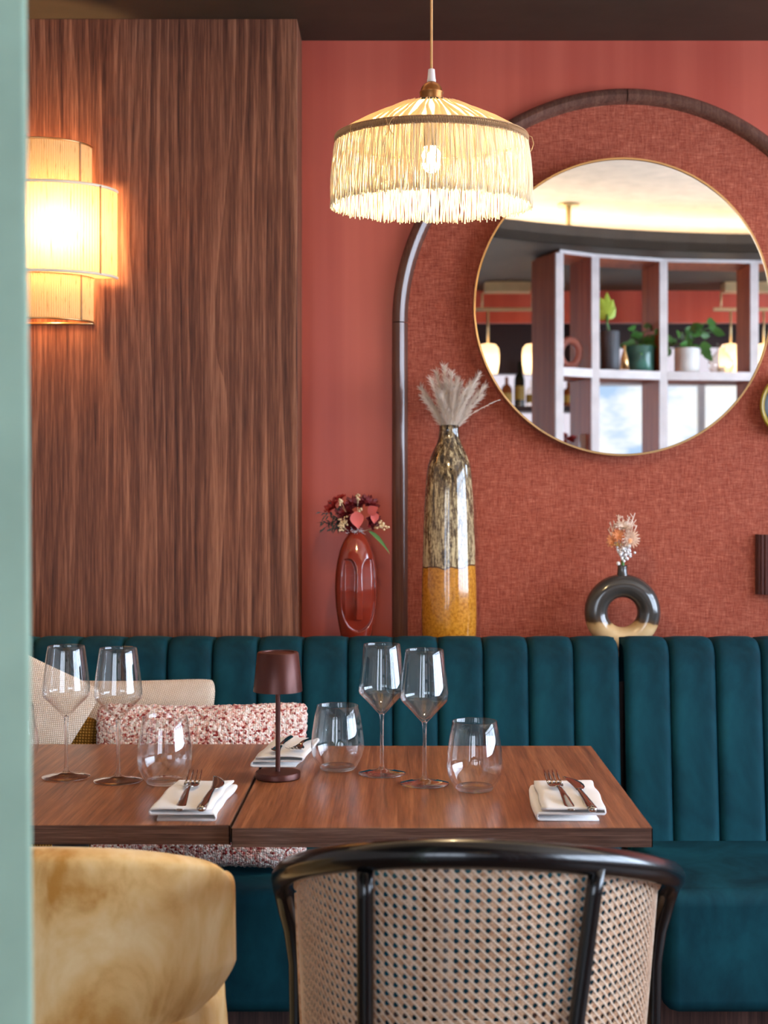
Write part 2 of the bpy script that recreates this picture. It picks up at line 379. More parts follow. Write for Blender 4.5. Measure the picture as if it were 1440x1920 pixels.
        if smooth:
            me.polygons.foreach_set('use_smooth', [True] * len(me.polygons))
        o = bpy.data.objects.new(name, me); COL.objects.link(o)
        if parent is not None: o.parent = parent
        if loc: o.location = loc
        if bevel:
            b = o.modifiers.new('bevel', 'BEVEL'); b.width = bevel; b.segments = 3; b.limit_method = 'ANGLE'; b.angle_limit = radians(40)
            me.polygons.foreach_set('use_smooth', [True] * len(me.polygons))
            b.harden_normals = True
        if sub:
            m_ = o.modifiers.new('sub', 'SUBSURF'); m_.levels = sub; m_.render_levels = sub
        if angle:
            me.set_sharp_from_angle(angle=radians(angle))
        return o
def tag(o, label=None, cat=None, group=None, kind=None):
    if label: o['label'] = label
    if cat: o['category'] = cat
    if group: o['group'] = group
    if kind: o['kind'] = kind
    return o
def thing(name, label, cat, loc=(0, 0, 0), rotz=0.0, group=None):
    o = bpy.data.objects.new(name, None); COL.objects.link(o); o.empty_display_size = 0.05
    o.location = loc; o.rotation_euler = (0, 0, rotz)
    return tag(o, label, cat, group)
def dup(root, loc, rotz=0.0, label=None):
    def cp(o, par):
        c = o.copy(); COL.objects.link(c); c.parent = par
        for ch in list(kids.get(o, [])): cp(ch, c)
        return c
    kids = {}
    for o in COL.objects:
        if o.parent: kids.setdefault(o.parent, []).append(o)
    r = cp(root, None); r.location = loc; r.rotation_euler = (0, 0, rotz)
    if label: r['label'] = label
    return r
def struct(o, label=None): return tag(o, label, kind='structure')

# ------------------------------------------------------------------ the room shell
WALL = 3.45; PAN = 3.29; CEIL = 2.32; HIGH = 2.56; LEDGE = 0.855; TOPZ = 0.75
XL, XR, YB = -2.6, 3.1, -2.6
struct(MB().box(XL, XR, YB, WALL, -0.1, 0).build('floor', 'floor', smooth=False), 'dark oak boarded restaurant floor')
struct(MB().box(XL - .1, XR + .1, WALL, WALL + .12, 0, HIGH + .1).build('wall_back', 'red_wall', smooth=False), 'terracotta red painted wall behind the banquette')
struct(MB().box(XL - .1, XL, YB, WALL, 0, HIGH + .1).build('wall_left', 'cream_plaster', smooth=False))
# right wall with a wide window opening
m = MB(); m.box(XR, XR + .12, YB, WALL, 0, .8); m.box(XR, XR + .12, YB, WALL, 2.25, HIGH + .1)
m.box(XR, XR + .12, YB, -.6, .8, 2.25); m.box(XR, XR + .12, 3.1, WALL, .8, 2.25)
struct(m.build('wall_right', 'cream_plaster', smooth=False))
wn = thing('window_1', None, None, (XR + .05, 1.25, .8)); struct(wn, 'wide bright window in the right side wall')
m = MB()
for y in (-1.85, -.93, 0.0, .93, 1.85): m.box(-.03, .03, y - .03, y + .03, 0, 1.45)
m.box(-.03, .03, -1.85, 1.85, 0, .06); m.box(-.03, .03, -1.85, 1.85, 1.39, 1.45); m.box(-.025, .025, -1.85, 1.85, .95, .99)
m.build('window_frame', 'black_matte', wn, False)
MB().box(.04, .05, -1.85, 1.85, 0, 1.45).build('pane', 'window_right', wn, False)
# rear wall with a window, seen in the mirror
wx0, wx1, wz0, wz1 = 1.28, 2.75, .5, 1.97
m = MB(); m.box(XL, -2.3, YB - .12, YB, 0, HIGH + .1); m.box(.1, wx0, YB - .12, YB, 0, HIGH + .1); m.box(-2.3, .1, YB - .12, YB, 0, .4); m.box(-2.3, .1, YB - .12, YB, 2.2, HIGH + .1); m.box(wx1, XR, YB - .12, YB, 0, HIGH + .1); m.box(wx0, wx1, YB - .12, YB, 0, wz0); m.box(wx0, wx1, YB - .12, YB, wz1, HIGH + .1)
struct(m.build('wall_rear', 'bar_dark', smooth=False))
wn = thing('window_2', None, None, (wx0, YB - .06, wz0)); struct(wn, 'tall bright window at the far end, seen in the round mirror')
m = MB()
for x in (0, .72, 1.47): m.box(x - .02, x + .02, -.03, .03, 0, 1.47)
m.box(0, 1.47, -.03, .03, 0, .05); m.box(0, 1.47, -.03, .03, 1.42, 1.47); m.build('window_frame', 'lit_front_white', wn, False)
MB().box(0, 1.47, -.055, -.045, 0, 1.47).build('pane', 'window_rear', wn, False)
wn = thing('window_3', None, None, (-1.1, YB - .06, .4)); struct(wn, 'wide daylight window behind the camera, out of view')
m = MB()
for x in (-1.2, -.4, .4, 1.2): m.box(x - .035, x + .035, -.03, .03, 0, 1.8)
m.box(-1.2, 1.2, -.03, .03, 0, .05); m.box(-1.2, 1.2, -.03, .03, 1.75, 1.8); m.build('window_frame', 'black_matte', wn, False)
MB().box(-1.2, 1.2, -.055, -.045, 0, 1.8).build('pane', 'window_behind', wn, False)
# ceilings: raised cream ceiling, dark soffits on both sides with a curved lip at the rear
struct(MB().box(XL, XR, YB, WALL, HIGH, HIGH + .1).build('ceiling', 'cream_ceiling', smooth=False), 'raised cream ceiling washed by hidden warm light')
struct(MB().box(XL, XR, 2.92, WALL, CEIL, HIGH).build('ceiling_soffit', 'dark_ceiling', smooth=False), 'dark lowered ceiling above the banquette')
lip = []
for i in range(33):
    x = XL + (XR - XL) * i / 32; dx = (x - 1.75) / 1.30
    lip.append((x, .25 + .38 * min(3.0, dx * dx) if x < 1.75 else .25 + .1 * dx * dx))
def soffit(z0, z1, y_add):
    m = MB(); n = len(lip); vs = []
    for z in (z0, z1):
        for x, y in lip: vs.append((x, y + y_add, z))
        for x, y in lip: vs.append((x, YB, z))
    fs = []
    for i in range(n - 1):
        fs += [(i, i + 1, n + i + 1, n + i), (2 * n + i, 3 * n + i, 3 * n + i + 1, 2 * n + i + 1), (i, 2 * n + i, 2 * n + i + 1, i + 1)]
    return m.add(vs, fs)
m = MB()
for (x0, y0), (x1, y1) in zip(lip[:-1], lip[1:]):
    m.add([(x0, y0, CEIL), (x1, y1, CEIL), (x1, y1 - .015, CEIL), (x0, y0 - .015, CEIL), (x0, y0, CEIL + .085), (x1, y1, CEIL + .085), (x1, y1 - .015, CEIL + .085), (x0, y0 - .015, CEIL + .085)],
          [(0, 3, 2, 1), (4, 5, 6, 7), (3, 7, 6, 2), (0, 1, 5, 4)])
struct(m.build('trim_7', 'dark_ceiling', smooth=False), 'upstand edge of the dark ceiling hiding the light strip')
struct(soffit(CEIL, CEIL + .04, 0).build('ceiling_soffit_rear', 'dark_ceiling', smooth=False), 'dark lowered ceiling with a curved edge, seen in the mirror')
m = MB()
for (x0, y0), (x1, y1) in zip(lip[:-1], lip[1:]):
    a = len(m.v); m.add([(x0, y0 - .62, CEIL + .05), (x1, y1 - .62, CEIL + .05), (x1, y1 - .56, CEIL + .05), (x0, y0 - .56, CEIL + .05),
          (x0, y0 - .62, CEIL + .07), (x1, y1 - .62, CEIL + .07), (x1, y1 - .56, CEIL + .07), (x0, y0 - .56, CEIL + .07)],
          [(0, 3, 2, 1), (4, 5, 6, 7), (3, 7, 6, 2), (0, 1, 5, 4)])
tag(m.build('cove_light', 'cove', smooth=False), 'warm hidden light strip glowing above the curved ceiling edge, seen in mirror', 'light strip')
m = MB(); m.box(XL, XR, 2.66, 2.68, CEIL, CEIL + .09); m.box(XL, XR, 2.66, 2.93, CEIL, CEIL + .02)  # unseen trough and strip added to brighten the ceiling and room
struct(m.build('trim_8', 'dark_ceiling', smooth=False), 'unseen trough added to hold the extra light strip')
tag(MB().box(XL + .1, XR - .1, 2.76, 2.78, CEIL + .021, CEIL + .045).build('cove_light', 'cove', smooth=False), 'unseen warm light strip added above the tables to brighten the room', 'light strip')

# walnut clad pier to the left of the red wall
struct(MB().box(XL, PX(557, PAN), PAN, WALL, 0, CEIL).build('trim_1', 'wood_panel', bevel=.0015), 'walnut wood panelling with vertical grain behind the wall lamp')
# sage green post in the foreground
post = struct(MB().box(-.16, 0, -.02, .02, 0, 2.3).build('trim_2', 'sage', bevel=.004), 'blurred sage green post at the left edge, close to the camera')
post.location = (-.2528, 1.0, 0); post.rotation_euler = (0, radians(-.36), radians(16))
# shelf ledge behind banquette
struct(MB().box(XL, XR, 3.2, WALL, 0, LEDGE).build('trim_3', 'wood_plinth', smooth=False), 'ledge behind the banquette carrying the vases')

# arch: wallpaper panel + moulding
AD = 3.435
acx = PX(1176, 3.42); acz = PZ(604, 3.42); Ro = 441 * 3.42 / F; wmo = 36 * 3.42 / F
Ri = Ro - wmo * .6
poly = [(acx - Ri, LEDGE)] + [(acx + Ri * cos(pi - pi * i / 64), acz + Ri * sin(pi - pi * i / 64)) for i in range(65)] + [(acx + Ri, LEDGE)]
struct(MB().prism(poly[::-1], AD, WALL + .001).build('trim_4', 'weave', smooth=False, fixn=True), 'rust red woven wallpaper inside the arch')
arch = thing('trim_5', None, None, (acx, WALL, LEDGE)); struct(arch, 'dark wood arch moulding around the woven wallpaper')
prof = [(0, 0), (0, -.018), (.003, -.027), (.010, -.034), (.019, -.037), (.028, -.033), (.034, -.026), (.037, -.018), (.0385, -.014), (wmo, -.014), (wmo, 0)]
def mould(pts):   # pts: (x,z, inward normal x,z)
    m = MB(); n = len(prof); vs = []; fs = []
    for (x, z, nx, nz) in pts:
        for (p, q) in prof: vs.append((x - acx + nx * p, q, z - LEDGE + nz * p))
    for i in range(len(pts) - 1):
        for k in range(n - 1): fs.append((i * n + k, i * n + k + 1, (i + 1) * n + k + 1, (i + 1) * n + k))
    fs.append(tuple(range(n))); fs.append(tuple(reversed([(len(pts) - 1) * n + k for k in range(n)])))
    m.add(vs, fs); return m.build('moulding', 'wood_trim', arch, True, fixn=True, angle=38)
g = .0012
mould([(acx - Ro, LEDGE, 1, 0), (acx - Ro, acz - g, 1, 0)])
mould([(acx + Ro, LEDGE, -1, 0), (acx + Ro, acz - g, -1, 0)])
for a0, a1 in ((pi - .002, pi / 2 + .002), (pi / 2 - .002, .002)):
    mould([(acx + Ro * cos(a), acz + Ro * sin(a), -cos(a), -sin(a)) for a in [a0 + (a1 - a0) * i / 40 for i in range(41)]])

# ------------------------------------------------------------------ round mirror
mr = thing('round_mirror', 'large round wall mirror with thin brass rim, reflecting plants on shelves', 'mirror', (PX(1168, 3.39), 3.435, PZ(575, 3.39)))
mR = 277.5 * 3.39 / F
m = MB(); m.lathe([(0, -.045 + .003), (mR - .002, -.045 + .003)], 128, cap0=False, cap1=False); m.xf(Matrix.Rotation(radians(90), 4, 'X') @ Matrix.Diagonal((1, 1, 1, 1)))
m.v = [(x, -.042, z) for x, y, z in m.v]; m.f = [f[::-1] for f in m.f]
m.build('mirror_glass', 'mirror', mr, False, fixn=False)
m = MB(); pr = [(mR - .0015, -.002), (mR - .0015, -.046), (mR + .0028, -.046), (mR + .0028, -.002)]
n = 128; vs = [(r * cos(2 * pi * i / n), y, r * sin(2 * pi * i / n)) for i in range(n) for r, y in pr]
fs = [(i * 4 + k, ((i + 1) % n) * 4 + k, ((i + 1) % n) * 4 + (k + 1) % 4, i * 4 + (k + 1) % 4) for i in range(n) for k in range(4)]
m.add(vs, fs).build('rim', 'brass', mr, True, fixn=True, angle=40)

# ------------------------------------------------------------------ banquette (two units)
def channel_mesh(wd):
    prof = []      # (y, z, s) along the front face, then rounded top, then top back
    for i in range(9): t = i / 8; prof.append((3.045 + .05 * t, .44 + .415 * t))
    for i in range(1, 9):
        a = pi / 2 * i / 8; prof.append((3.095 + .05 * (1 - cos(a)), .855 + .05 * sin(a)))
    prof += [(3.17, .905), (3.20, .90), (3.20, .80)]
    n = len(prof) - 1
    def fn(u, v):
        k = v * n; i = min(int(k), n - 1); t = k - i
        y = prof[i][0] * (1 - t) + prof[i + 1][0] * t; z = prof[i][1] * (1 - t) + prof[i + 1][1] * t
        dy = prof[i + 1][0] - prof[i][0]; dz = prof[i + 1][1] - prof[i][1]; L = sqrt(dy * dy + dz * dz) or 1
        ny, nz = -dz / L, dy / L
        b = -.017 + .017 * (1 - abs(2 * u - 1) ** 7) ** .5
        ez = 1.0
        return ((u - .5) * wd, y + ny * b, z + nz * b)
    m = MB().grid(lambda u, v: fn(.5 + .5 * sin(pi * (u - .5)), v), 20, n); return m
def banquette(name, label, x0, nch, wd, rightward, gap_side):
    # things' origin at the plinth
    sgn = 1 if rightward else -1
    xe = x0 + sgn * nch * wd; xa, xb = min(x0, xe), max(x0, xe); c = (xa + xb) / 2
    t = thing(name, label, 'banquette', (c, 3.0, 0))
    first = None
    for k in range(nch):
        x = x0 + sgn * (k + .5) * wd
        if first is None:
            first = channel_mesh(wd - .0006).build('channel', 'teal', t); first.location = (x - c, -3.0, 0)
        else:
            o = first.copy(); COL.objects.link(o); o.parent = t; o.location = (x - c, -3.0, 0)
    MB().box(xa - c + .012, xb - c - .012, .115, .195, .1, .80).build('back_board', 'black_matte', t, False)
    MB().box(xa - c + .004, xb - c - .004, 2.655 - 3.0, .07, .247, .48).build('seat_cushion', 'teal', t, bevel=.03)
    MB().box(xa - c + .01, xb - c - .01, 2.74 - 3.0, .10, 0, .25).build('plinth', 'wood_plinth', t, False)
    return t
banquette('banquette', 'long teal velvet channel-tufted banquette behind the two tables', .4785, 16, .0987, False, 'R')
banquette('banquette', 'teal velvet channel-tufted banquette at the right edge, past the gap', .4895, 12, .1, True, 'L')

# ------------------------------------------------------------------ cushions
def pillow(name, label, wd, ht, th, mat, loc, rot, nx=90, ny=70, fuzz=.0, droop=0.0, seed=0, scale=200):
    def side(sgn):
        def fn(u, v):
            a = 2 * u - 1; b = 2 * v - 1
            x = wd / 2 * a * (1 - .05 * (1 - b * b)); z = ht / 2 * b * (1 - .06 * (1 - a * a))
            rr = max(0, (1 - a ** 6) * (1 - b ** 6)); tt = th / 2 * (max(0, (1 - a * a)) ** .38) * (max(0, (1 - b * b)) ** .38)
            cr = (abs(a) ** 8 * abs(b) ** 8); x *= 1 - .05 * cr; z *= 1 - .05 * cr
            wr = noise.noise(Vector((x * 9 + seed, z * 9, sgn * 3.0))) * .012 * min(1, tt * 40)
            y = sgn * (tt + wr) if abs(a) < 1 and abs(b) < 1 else 0
            z -= droop * abs(a) ** 3 * (1 if b > 0 else .3)
            if fuzz:
                p = Vector((x * scale, y * scale, z * scale)); k = noise.noise(p) * fuzz
                x += k * .8 * (abs(a) ** 6); z += noise.noise(p + Vector((9, 9, 9))) * fuzz * .8 * (abs(b) ** 6); y += sgn * k
            return (x, y, z + ht / 2)
        return fn
    m = MB().grid(side(-1), nx, ny).grid(side(1), nx, ny, True)
    o = m.build(name, mat); o.location = loc; o.rotation_euler = rot
    return tag(o, label, 'cushion')
pillow('cushion', 'pink and cream boucle lumbar cushion on the banquette behind the lamp', .435, .335, .13, 'boucle', (-.396, 2.785, .483), (radians(-17), 0, radians(2)), 200, 150, .0035, .0, 3, 170)
pillow('cushion', 'cream knitted cushion at the back, its corner above the pink cushion', .62, .345, .11, 'cream_knit', (-.70, 2.955, .497), (radians(-8), radians(1.5), radians(1)), 90, 60, .0, -.006, 5)
pillow('cushion', 'mustard woven cushion at left, between the cream and the pink ones', .26, .30, .08, 'mustard_weave', (-.745, 2.838, .487), (radians(-8), radians(2), 0), 60, 60, .0, 0.01, 8)
pillow('cushion', 'beige knitted cushion tilted on its corner at far left, behind the wine glasses', .42, .40, .10, 'cream_knit', (-.953, 2.75, .585), (radians(-11), radians(28), 0), 80, 60, .0, 0.0, 12)

# ------------------------------------------------------------------ tables
def table(label, x0, x1, y0, y1, z):
    c = ((x0 + x1) / 2, (y0 + y1) / 2)
    t = thing('restaurant_table', label, 'table', (c[0], c[1], 0))
    hx, hy = (x1 - x0) / 2, (y1 - y0) / 2
    MB().box(-hx + .0012, hx - .0012, -hy + .0012, hy - .0012, z - .024, z).build('tabletop', 'wood_top', t, bevel=.0008)
    m = MB(); zb = z - .0275
    m.box(-hx, hx, -hy, -hy + .0014, zb, z - .0006); m.box(-hx, hx, hy - .0014, hy, zb, z - .0006)
    m.box(-hx, -hx + .0014, -hy, hy, zb, z - .0006); m.box(hx - .0014, hx, -hy, hy, zb, z - .0006)
    m.box(-hx + .001, hx - .001, -hy + .001, hy - .001, zb + .0003, z - .023)
    m.build('edge_band', 'wood_edge', t, False)
    MB().box(-.18, .18, -.18, .18, zb - .006, zb + .0002).build('mounting_plate', 'black_matte', t, False)
    MB().lathe([(.03, .02), (.03, zb - .005)], 24).build('pedestal', 'black_matte', t, angle=40)
    MB().lathe([(.21, 0), (.21, .008), (.05, .022), (.03, .024)], 48).build('base', 'black_matte', t, angle=40)
    return t
table('walnut table with rounded edges set for two, in front of the cane chair', PX(433.5, 2.022), PX(1223, 2.026), 2.022, 2.672, TOPZ)
table('walnut table at the left, partly behind the green post', -.85, PX(431, 2.036), 2.036, 2.686, TOPZ + .0006)

# ------------------------------------------------------------------ glassware
def wine_glass(label, px, D):
    t = thing('wine_glass', label, 'wine glass', (PX(px, D), D, TOPZ), 0, 'wine glasses on the tables')
    out = [(.0040, .100), (.0060, .103), (.0120, .109), (.0230, .121), (.0330, .131), (.0383, .137), (.0398, .1425), (.0394, .149), (.0372, .170), (.0345, .192), (.0318, .212), (.0305, .2192)]
    inn = [(.0298, .2192), (.0311, .212), (.0338, .192), (.0365, .170), (.0387, .149), (.0391, .1425), (.0375, .1375), (.0322, .132), (.0222, .1225), (.0112, .111), (.004, .1065), (.0001, .1055)]
    MB().lathe(out + [(.0302, .2197)] + inn, 48, cap0=False, cap1=False).build('bowl', 'thin', t)
    MB().lathe([(.0038, .014), (.0031, .022), (.0029, .05), (.0031, .085), (.0039, .0995), (.0045, .1015), (.0001, .1050)], 32, cap0=False, cap1=False).build('stem', 'glass', t)
    MB().lathe([(.0001, .0006), (.036, .0006), (.0400, .0010), (.0403, .0018), (.0395, .0025), (.028, .0040), (.014, .0062), (.0065, .0095), (.0038, .014)], 48, cap0=False, cap1=False).build('foot', 'foot_glass', t)
    return t
def tumbler(label, px, D, z=TOPZ):
    t = thing('tumbler', label, 'tumbler', (PX(px, D), D, z), 0, 'stemless tumblers on the tables')
    out = [(.0285, .0012), (.0305, .0025), (.0385, .016), (.0432, .027), (.0455, .038), (.0456, .046), (.0437, .064), (.0398, .090), (.0360, .1105)]
    inn = [(.0351, .1105), (.0389, .090), (.0428, .064), (.0447, .046), (.0446, .038), (.0423, .028), (.0370, .018), (.028, .0105), (.015, .0085), (.0001, .0080)]
    MB().lathe(out[1:] + [(.0355, .1111)] + inn[:7] + [(.0295, .0085)], 56, cap0=False, cap1=False).build('wall', 'thin', t)
    MB().lathe([(.0001, .0010), (.0275, .0010), (.0292, .0022), (.0298, .0060), (.0285, .0082), (.015, .0074), (.0001, .0070)], 56, cap0=False, cap1=False).build('base', 'glass', t)
    return t
wine_glass('leftmost wine glass, in front of the cream cushion', 124, 2.376)
wine_glass('second wine glass from the left, in front of the pink cushion', 221.5, 2.345)
wine_glass('wine glass just behind another, between tumbler and foremost wine glass of right table', 716, 2.405)
wine_glass('foremost wine glass of the right table, beside the right tumbler', 796, 2.322)
tumbler('stemless tumbler half hidden by the green post', 22, 2.45)
tumbler('stemless tumbler on the left table, behind the napkin with cutlery', 309, 2.325)
tumbler('stemless tumbler beside the brown table lamp', 633, 2.44)
tumbler('stemless tumbler on the right table, right of the wine glasses', 890, 2.273)

# ------------------------------------------------------------------ table lamp
D = 2.37
t = thing('table_lamp', 'small dark brown metal cordless table lamp with tapered shade', 'table lamp', (PX(521, D), D, TOPZ))
MB().lathe([(.036, .0004), (.0375, .002), (.0375, .010), (.0365, .0115), (.0001, .0118)], 56, cap0=True).build('base', 'lamp_brown', t, angle=35)
MB().lathe([(.0040, .0115), (.0040, .198)], 20).build('pole', 'lamp_brown', t, angle=40)
MB().lathe([(.0395, .146), (.0410, .1455), (.0408, .148), (.0345, .2085), (.0330, .2105), (.0275, .2105), (.0272, .2090), (.0001, .2090), (.0001, .2075), (.033, .2070), (.0395, .146)], 64, cap0=False, cap1=False).build('shade', 'lamp_brown', t, angle=35)
MB().lathe([(.004, .197), (.018, .198), (.018, .2072)], 24).build('led_holder', 'lamp_brown', t, angle=40)

# ------------------------------------------------------------------ napkins and cutlery
def napkin(label, x, y0, y1, hw, rot, seed, flip=False, shear=0.0):
    L = y1 - y0; t = .0013
    cl = [(-hw + .012, .0018), (hw - .006, .0018)]
    for i in range(1, 8): a = -pi / 2 + pi * i / 8; cl.append((hw - .006 + .0042 * cos(a), .0060 + .0042 * sin(a)))
    cl += [(hw - .006, .0102), (-hw + .006, .0096)]
    for i in range(1, 8): a = -pi / 2 - pi * i / 8; cl.append((-hw + .006 + .0034 * cos(a), .0130 + .0034 * sin(a)))
    cl += [(-hw + .006, .0164)] + [(-hw + .006 + (2 * hw - .014) * k / 8, .0164) for k in range(1, 9)]
    # resample, add a little sag
    P = [Vector((a, 0, b)) for a, b in cl]; up = []; dn = []
    for i, p in enumerate(P):
        tg = (P[min(i + 1, len(P) - 1)] - P[max(i - 1, 0)]).normalized(); nn = Vector((-tg.z, 0, tg.x))
        up.append(p + nn * t); dn.append(p - nn * t)
    ring = up + dn[::-1]; n = len(ring); ny = 26; vs = []; fs = []
    for j in range(ny + 1):
        v = j / ny; y = -L / 2 + L * v
        for p in ring:
            k = p.z / .018; ends = (abs(2 * v - 1)) ** 6
            dx = noise.noise(Vector((seed, y * 14, k * 1.3))) * .006 + shear * (v - .5) * 2
            dz = (noise.noise(Vector((p.x * 22 + seed, y * 16, 3.3))) * .0035 + .001) * k
            sgn = -1 if flip else 1
            vs.append((sgn * p.x + dx, y - ends * 0 + noise.noise(Vector((p.x * 30, seed, k * 2))) * .003, p.z + dz * (1 if p.z > .004 else 0)))
    for j in range(ny):
        for i in range(n): fs.append((j * n + i, j * n + (i + 1) % n, (j + 1) * n + (i + 1) % n, (j + 1) * n + i))
    fs.append(tuple(range(n))); fs.append(tuple(ny * n + i for i in range(n)))
    o = MB().add(vs, fs).build('napkin', 'cloth', fixn=True)
    o.location = (x, (y0 + y1) / 2, TOPZ); o.rotation_euler = (0, 0, rot)
    return tag(o, label, 'napkin', 'folded napkins on the tables')
def fork(label, x, y, z, rot, pitch=.03):
    t = thing('fork', label, 'fork', (x, y, z), rot, 'forks on the napkins'); t.rotation_euler = (pitch, 0, rot)
    S = []
    for (yy, hw_, th, zz) in [(-.098, .0045, .0012, 0.0035), (-.094, .0068, .0016, .0036), (-.075, .0072, .0017, .0045), (-.045, .0058, .0018, .0070), (-.015, .0040, .0020, .0085), (.010, .0032, .0022, .0080), (.022, .0034, .0020, .0066)]:
        S.append(((0, yy, zz), hw_, th))
    MB().loft(S).build('handle', 'steel', t)
    m = MB(); S = []
    for (yy, hw_, th, zz) in [(.020, .0034, .0019, .0070), (.028, .0070, .0012, .0050), (.036, .0105, .0010, .0036), (.046, .0118, .0010, .0032), (.056, .0120, .0010, .0036)]:
        S.append(((0, yy, zz), hw_, th))
    m.loft(S).build('head', 'steel', t)
    for k in range(4):
        xx = -.0102 + .0068 * k; m = MB()
        m.loft([((xx, .054, .0036), .0017, .001), ((xx, .070, .0046), .0015, .001), ((xx * .98, .090, .0085), .0013, .0009), ((xx * .97, .1015, .0125), .0006, .0005)])
        m.build('tine', 'steel', t)
    return t
def knife(label, x, y, z, rot, side=1, pitch=.02):
    t = thing('knife', label, 'knife', (x, y, z), rot, 'knives on the napkins'); t.rotation_euler = (pitch, 0, rot)
    S = [((0, -.100, .0042), .0030, .0022), ((0, -.097, .0044), .0062, .0042), ((0, -.088, .0044), .0070, .0046), ((0, -.06, .0050), .0062, .0040), ((0, -.02, .0052), .0046, .0034), ((0, .012, .0050), .0036, .0028), ((0, .018, .0048), .0040, .0018)]
    MB().loft(S).build('handle', 'steel', t)
    prof = [(.016, -.004, .004), (.024, -.004, .0085), (.034, -.0045, .0118), (.048, -.0055, .0128), (.062, -.007, .0110), (.076, -.0085, .0068), (.088, -.0100, .0005), (.097, -.0112, -.0085)]
    S = [((side * (a + b) / 2, yy, .0048), abs(b - a) / 2 + .0003, .0009) for yy, a, b in prof]
    MB().loft(S).build('blade', 'steel', t)
    return t
napkin('folded white napkin on the left table, in front of the tumbler', -.313, 2.062, 2.262, .050, 0, 1.2, False, .004)
napkin('folded white napkin near the right end of the right table', .2525, 2.062, 2.262, .052, 0, 7.7, True, .004)
napkin('folded white napkin behind the table lamp, at the far edge', -.204, 2.462, 2.655, .046, 0, 4.1, True, .010)
NZ = TOPZ + .0185
fork('steel fork on the left table napkin', -.322, 2.158, NZ, radians(1.5), .05)
knife('steel knife on the left table napkin, right of its fork', -.286, 2.155, NZ, radians(-1), 1, .04)
fork('steel fork on the right table front napkin', .2435, 2.158, NZ, radians(3), .05)
knife('steel knife on the right table front napkin, right of its fork', .2735, 2.150, NZ, radians(3), 1, .04)
fork('steel fork behind the table lamp, handle pointing to the banquette', -.175, 2.56, NZ, radians(172), .05)
knife('steel knife behind the table lamp, handle pointing to the banquette', -.212, 2.56, NZ, radians(176), 1, .04)

# ------------------------------------------------------------------ pendant lamp
D = 2.35; pz = 1.704
t = thing('pendant_lamp', 'raffia fringed pendant lamp glowing warm over the table', 'pendant lamp', (PX(809, D), D, pz))
RB, RT, ZT = .165, .1575, .104
tilt = Matrix.Translation((0, 0, ZT)) @ Matrix.Rotation(.033, 4, 'X') @ Matrix.Translation((0, 0, -ZT))
fr = random.Random(5); m = MB()
NS = 820
for i in range(NS):
    a = 2 * pi * (i + fr.uniform(-.45, .45)) / NS; lay = fr.choice((-.0013, 0, .0013))
    zb = fr.gauss(0.0, .0022) - .001; ph = fr.uniform(0, 6.28); am = fr.uniform(.0002, .0013) * (2.2 if fr.random() < .08 else 1)
    path = []
    for k in range(8):
        s = k / 7; z = ZT - .004 + (zb - ZT) * s
        r = RT + (RB - RT) * min(1, s * 1.6) ** .7 + lay + am * .6 * sin(ph + s * 9); aa = a + am * sin(ph * 1.7 + s * 8) / RB * (0.4 + s)
        path.append((r * cos(aa), r * sin(aa), z))
    rr = fr.uniform(.00055, .00085)
    m.tube(path, [rr] * 7 + [rr * 1.25], 4, True)
tag(m.xf(tilt).build('fringe', 'fringe', t), kind='stuff')
# pleated raffia cone
rc = random.Random(9)
def cone_z(v): return ZT + .002 + .0545 * v ** .85
MB().grid(lambda u, v: ((RT + (.050 - RT) * v) * cos(2 * pi * u), (RT + (.050 - RT) * v) * sin(2 * pi * u), cone_z(v)), 96, 8).xf(tilt).build('shade_lining', 'cone_lining', t)
m = MB(); NC = 74
for i in range(NC):
    a0 = 2 * pi * (i + rc.uniform(-.2, .2)) / NC; wd_ = 2 * pi / NC * rc.uniform(.28, .50); tw = rc.uniform(-.10, .10) * .6; ph = rc.uniform(0, 6)
    def fn(u, v):
        a = a0 + (u - .5) * 2 * wd_ * (1 - .35 * v) + tw * v + .012 * sin(ph + v * 7); r = RT + (.050 - RT) * v; x = 2 * u - 1
        return (r * cos(a), r * sin(a), cone_z(v) + .0008 + .0022 * (1 - x * x) + .0006 * sin(ph * 3 + v * 11))
    m.grid(fn, 4, 8)
o = m.xf(tilt).build('raffia_strips', 'cone', t); o['kind'] = 'stuff'
m = MB(); zz = ZT + .002
m.tube([(RT * cos(2 * pi * i / 96), RT * sin(2 * pi * i / 96), zz) for i in range(96)], .0022, 8, closed=True)
m.xf(tilt).build('wire_ring', 'brass', t)
m = MB(); path = []
for i in range(1440):
    a = 2 * pi * i / 1440; q = i % 6
    dz = (.0048, .0048, .0, -.0048, -.0048, .0)[q]; path.append(((RT + .0022) * cos(a), (RT + .0022) * sin(a), ZT - .0005 + dz))
m.tube(path, .0009, 4, closed=True)
m.tube([((RT + .0015) * cos(2 * pi * i / 96), (RT + .0015) * sin(2 * pi * i / 96), ZT + .0052) for i in range(96)], .0011, 6, closed=True)
m.tube([((RT + .0015) * cos(2 * pi * i / 96), (RT + .0015) * sin(2 * pi * i / 96), ZT - .0058) for i in range(96)], .0011, 6, closed=True)
m.grid(lambda u, v: ((RT + .0008) * cos(2 * pi * u), (RT + .0008) * sin(2 * pi * u), ZT - .0055 + .011 * v), 96, 1)
m.xf(tilt).build('braid_trim', 'twine', t)
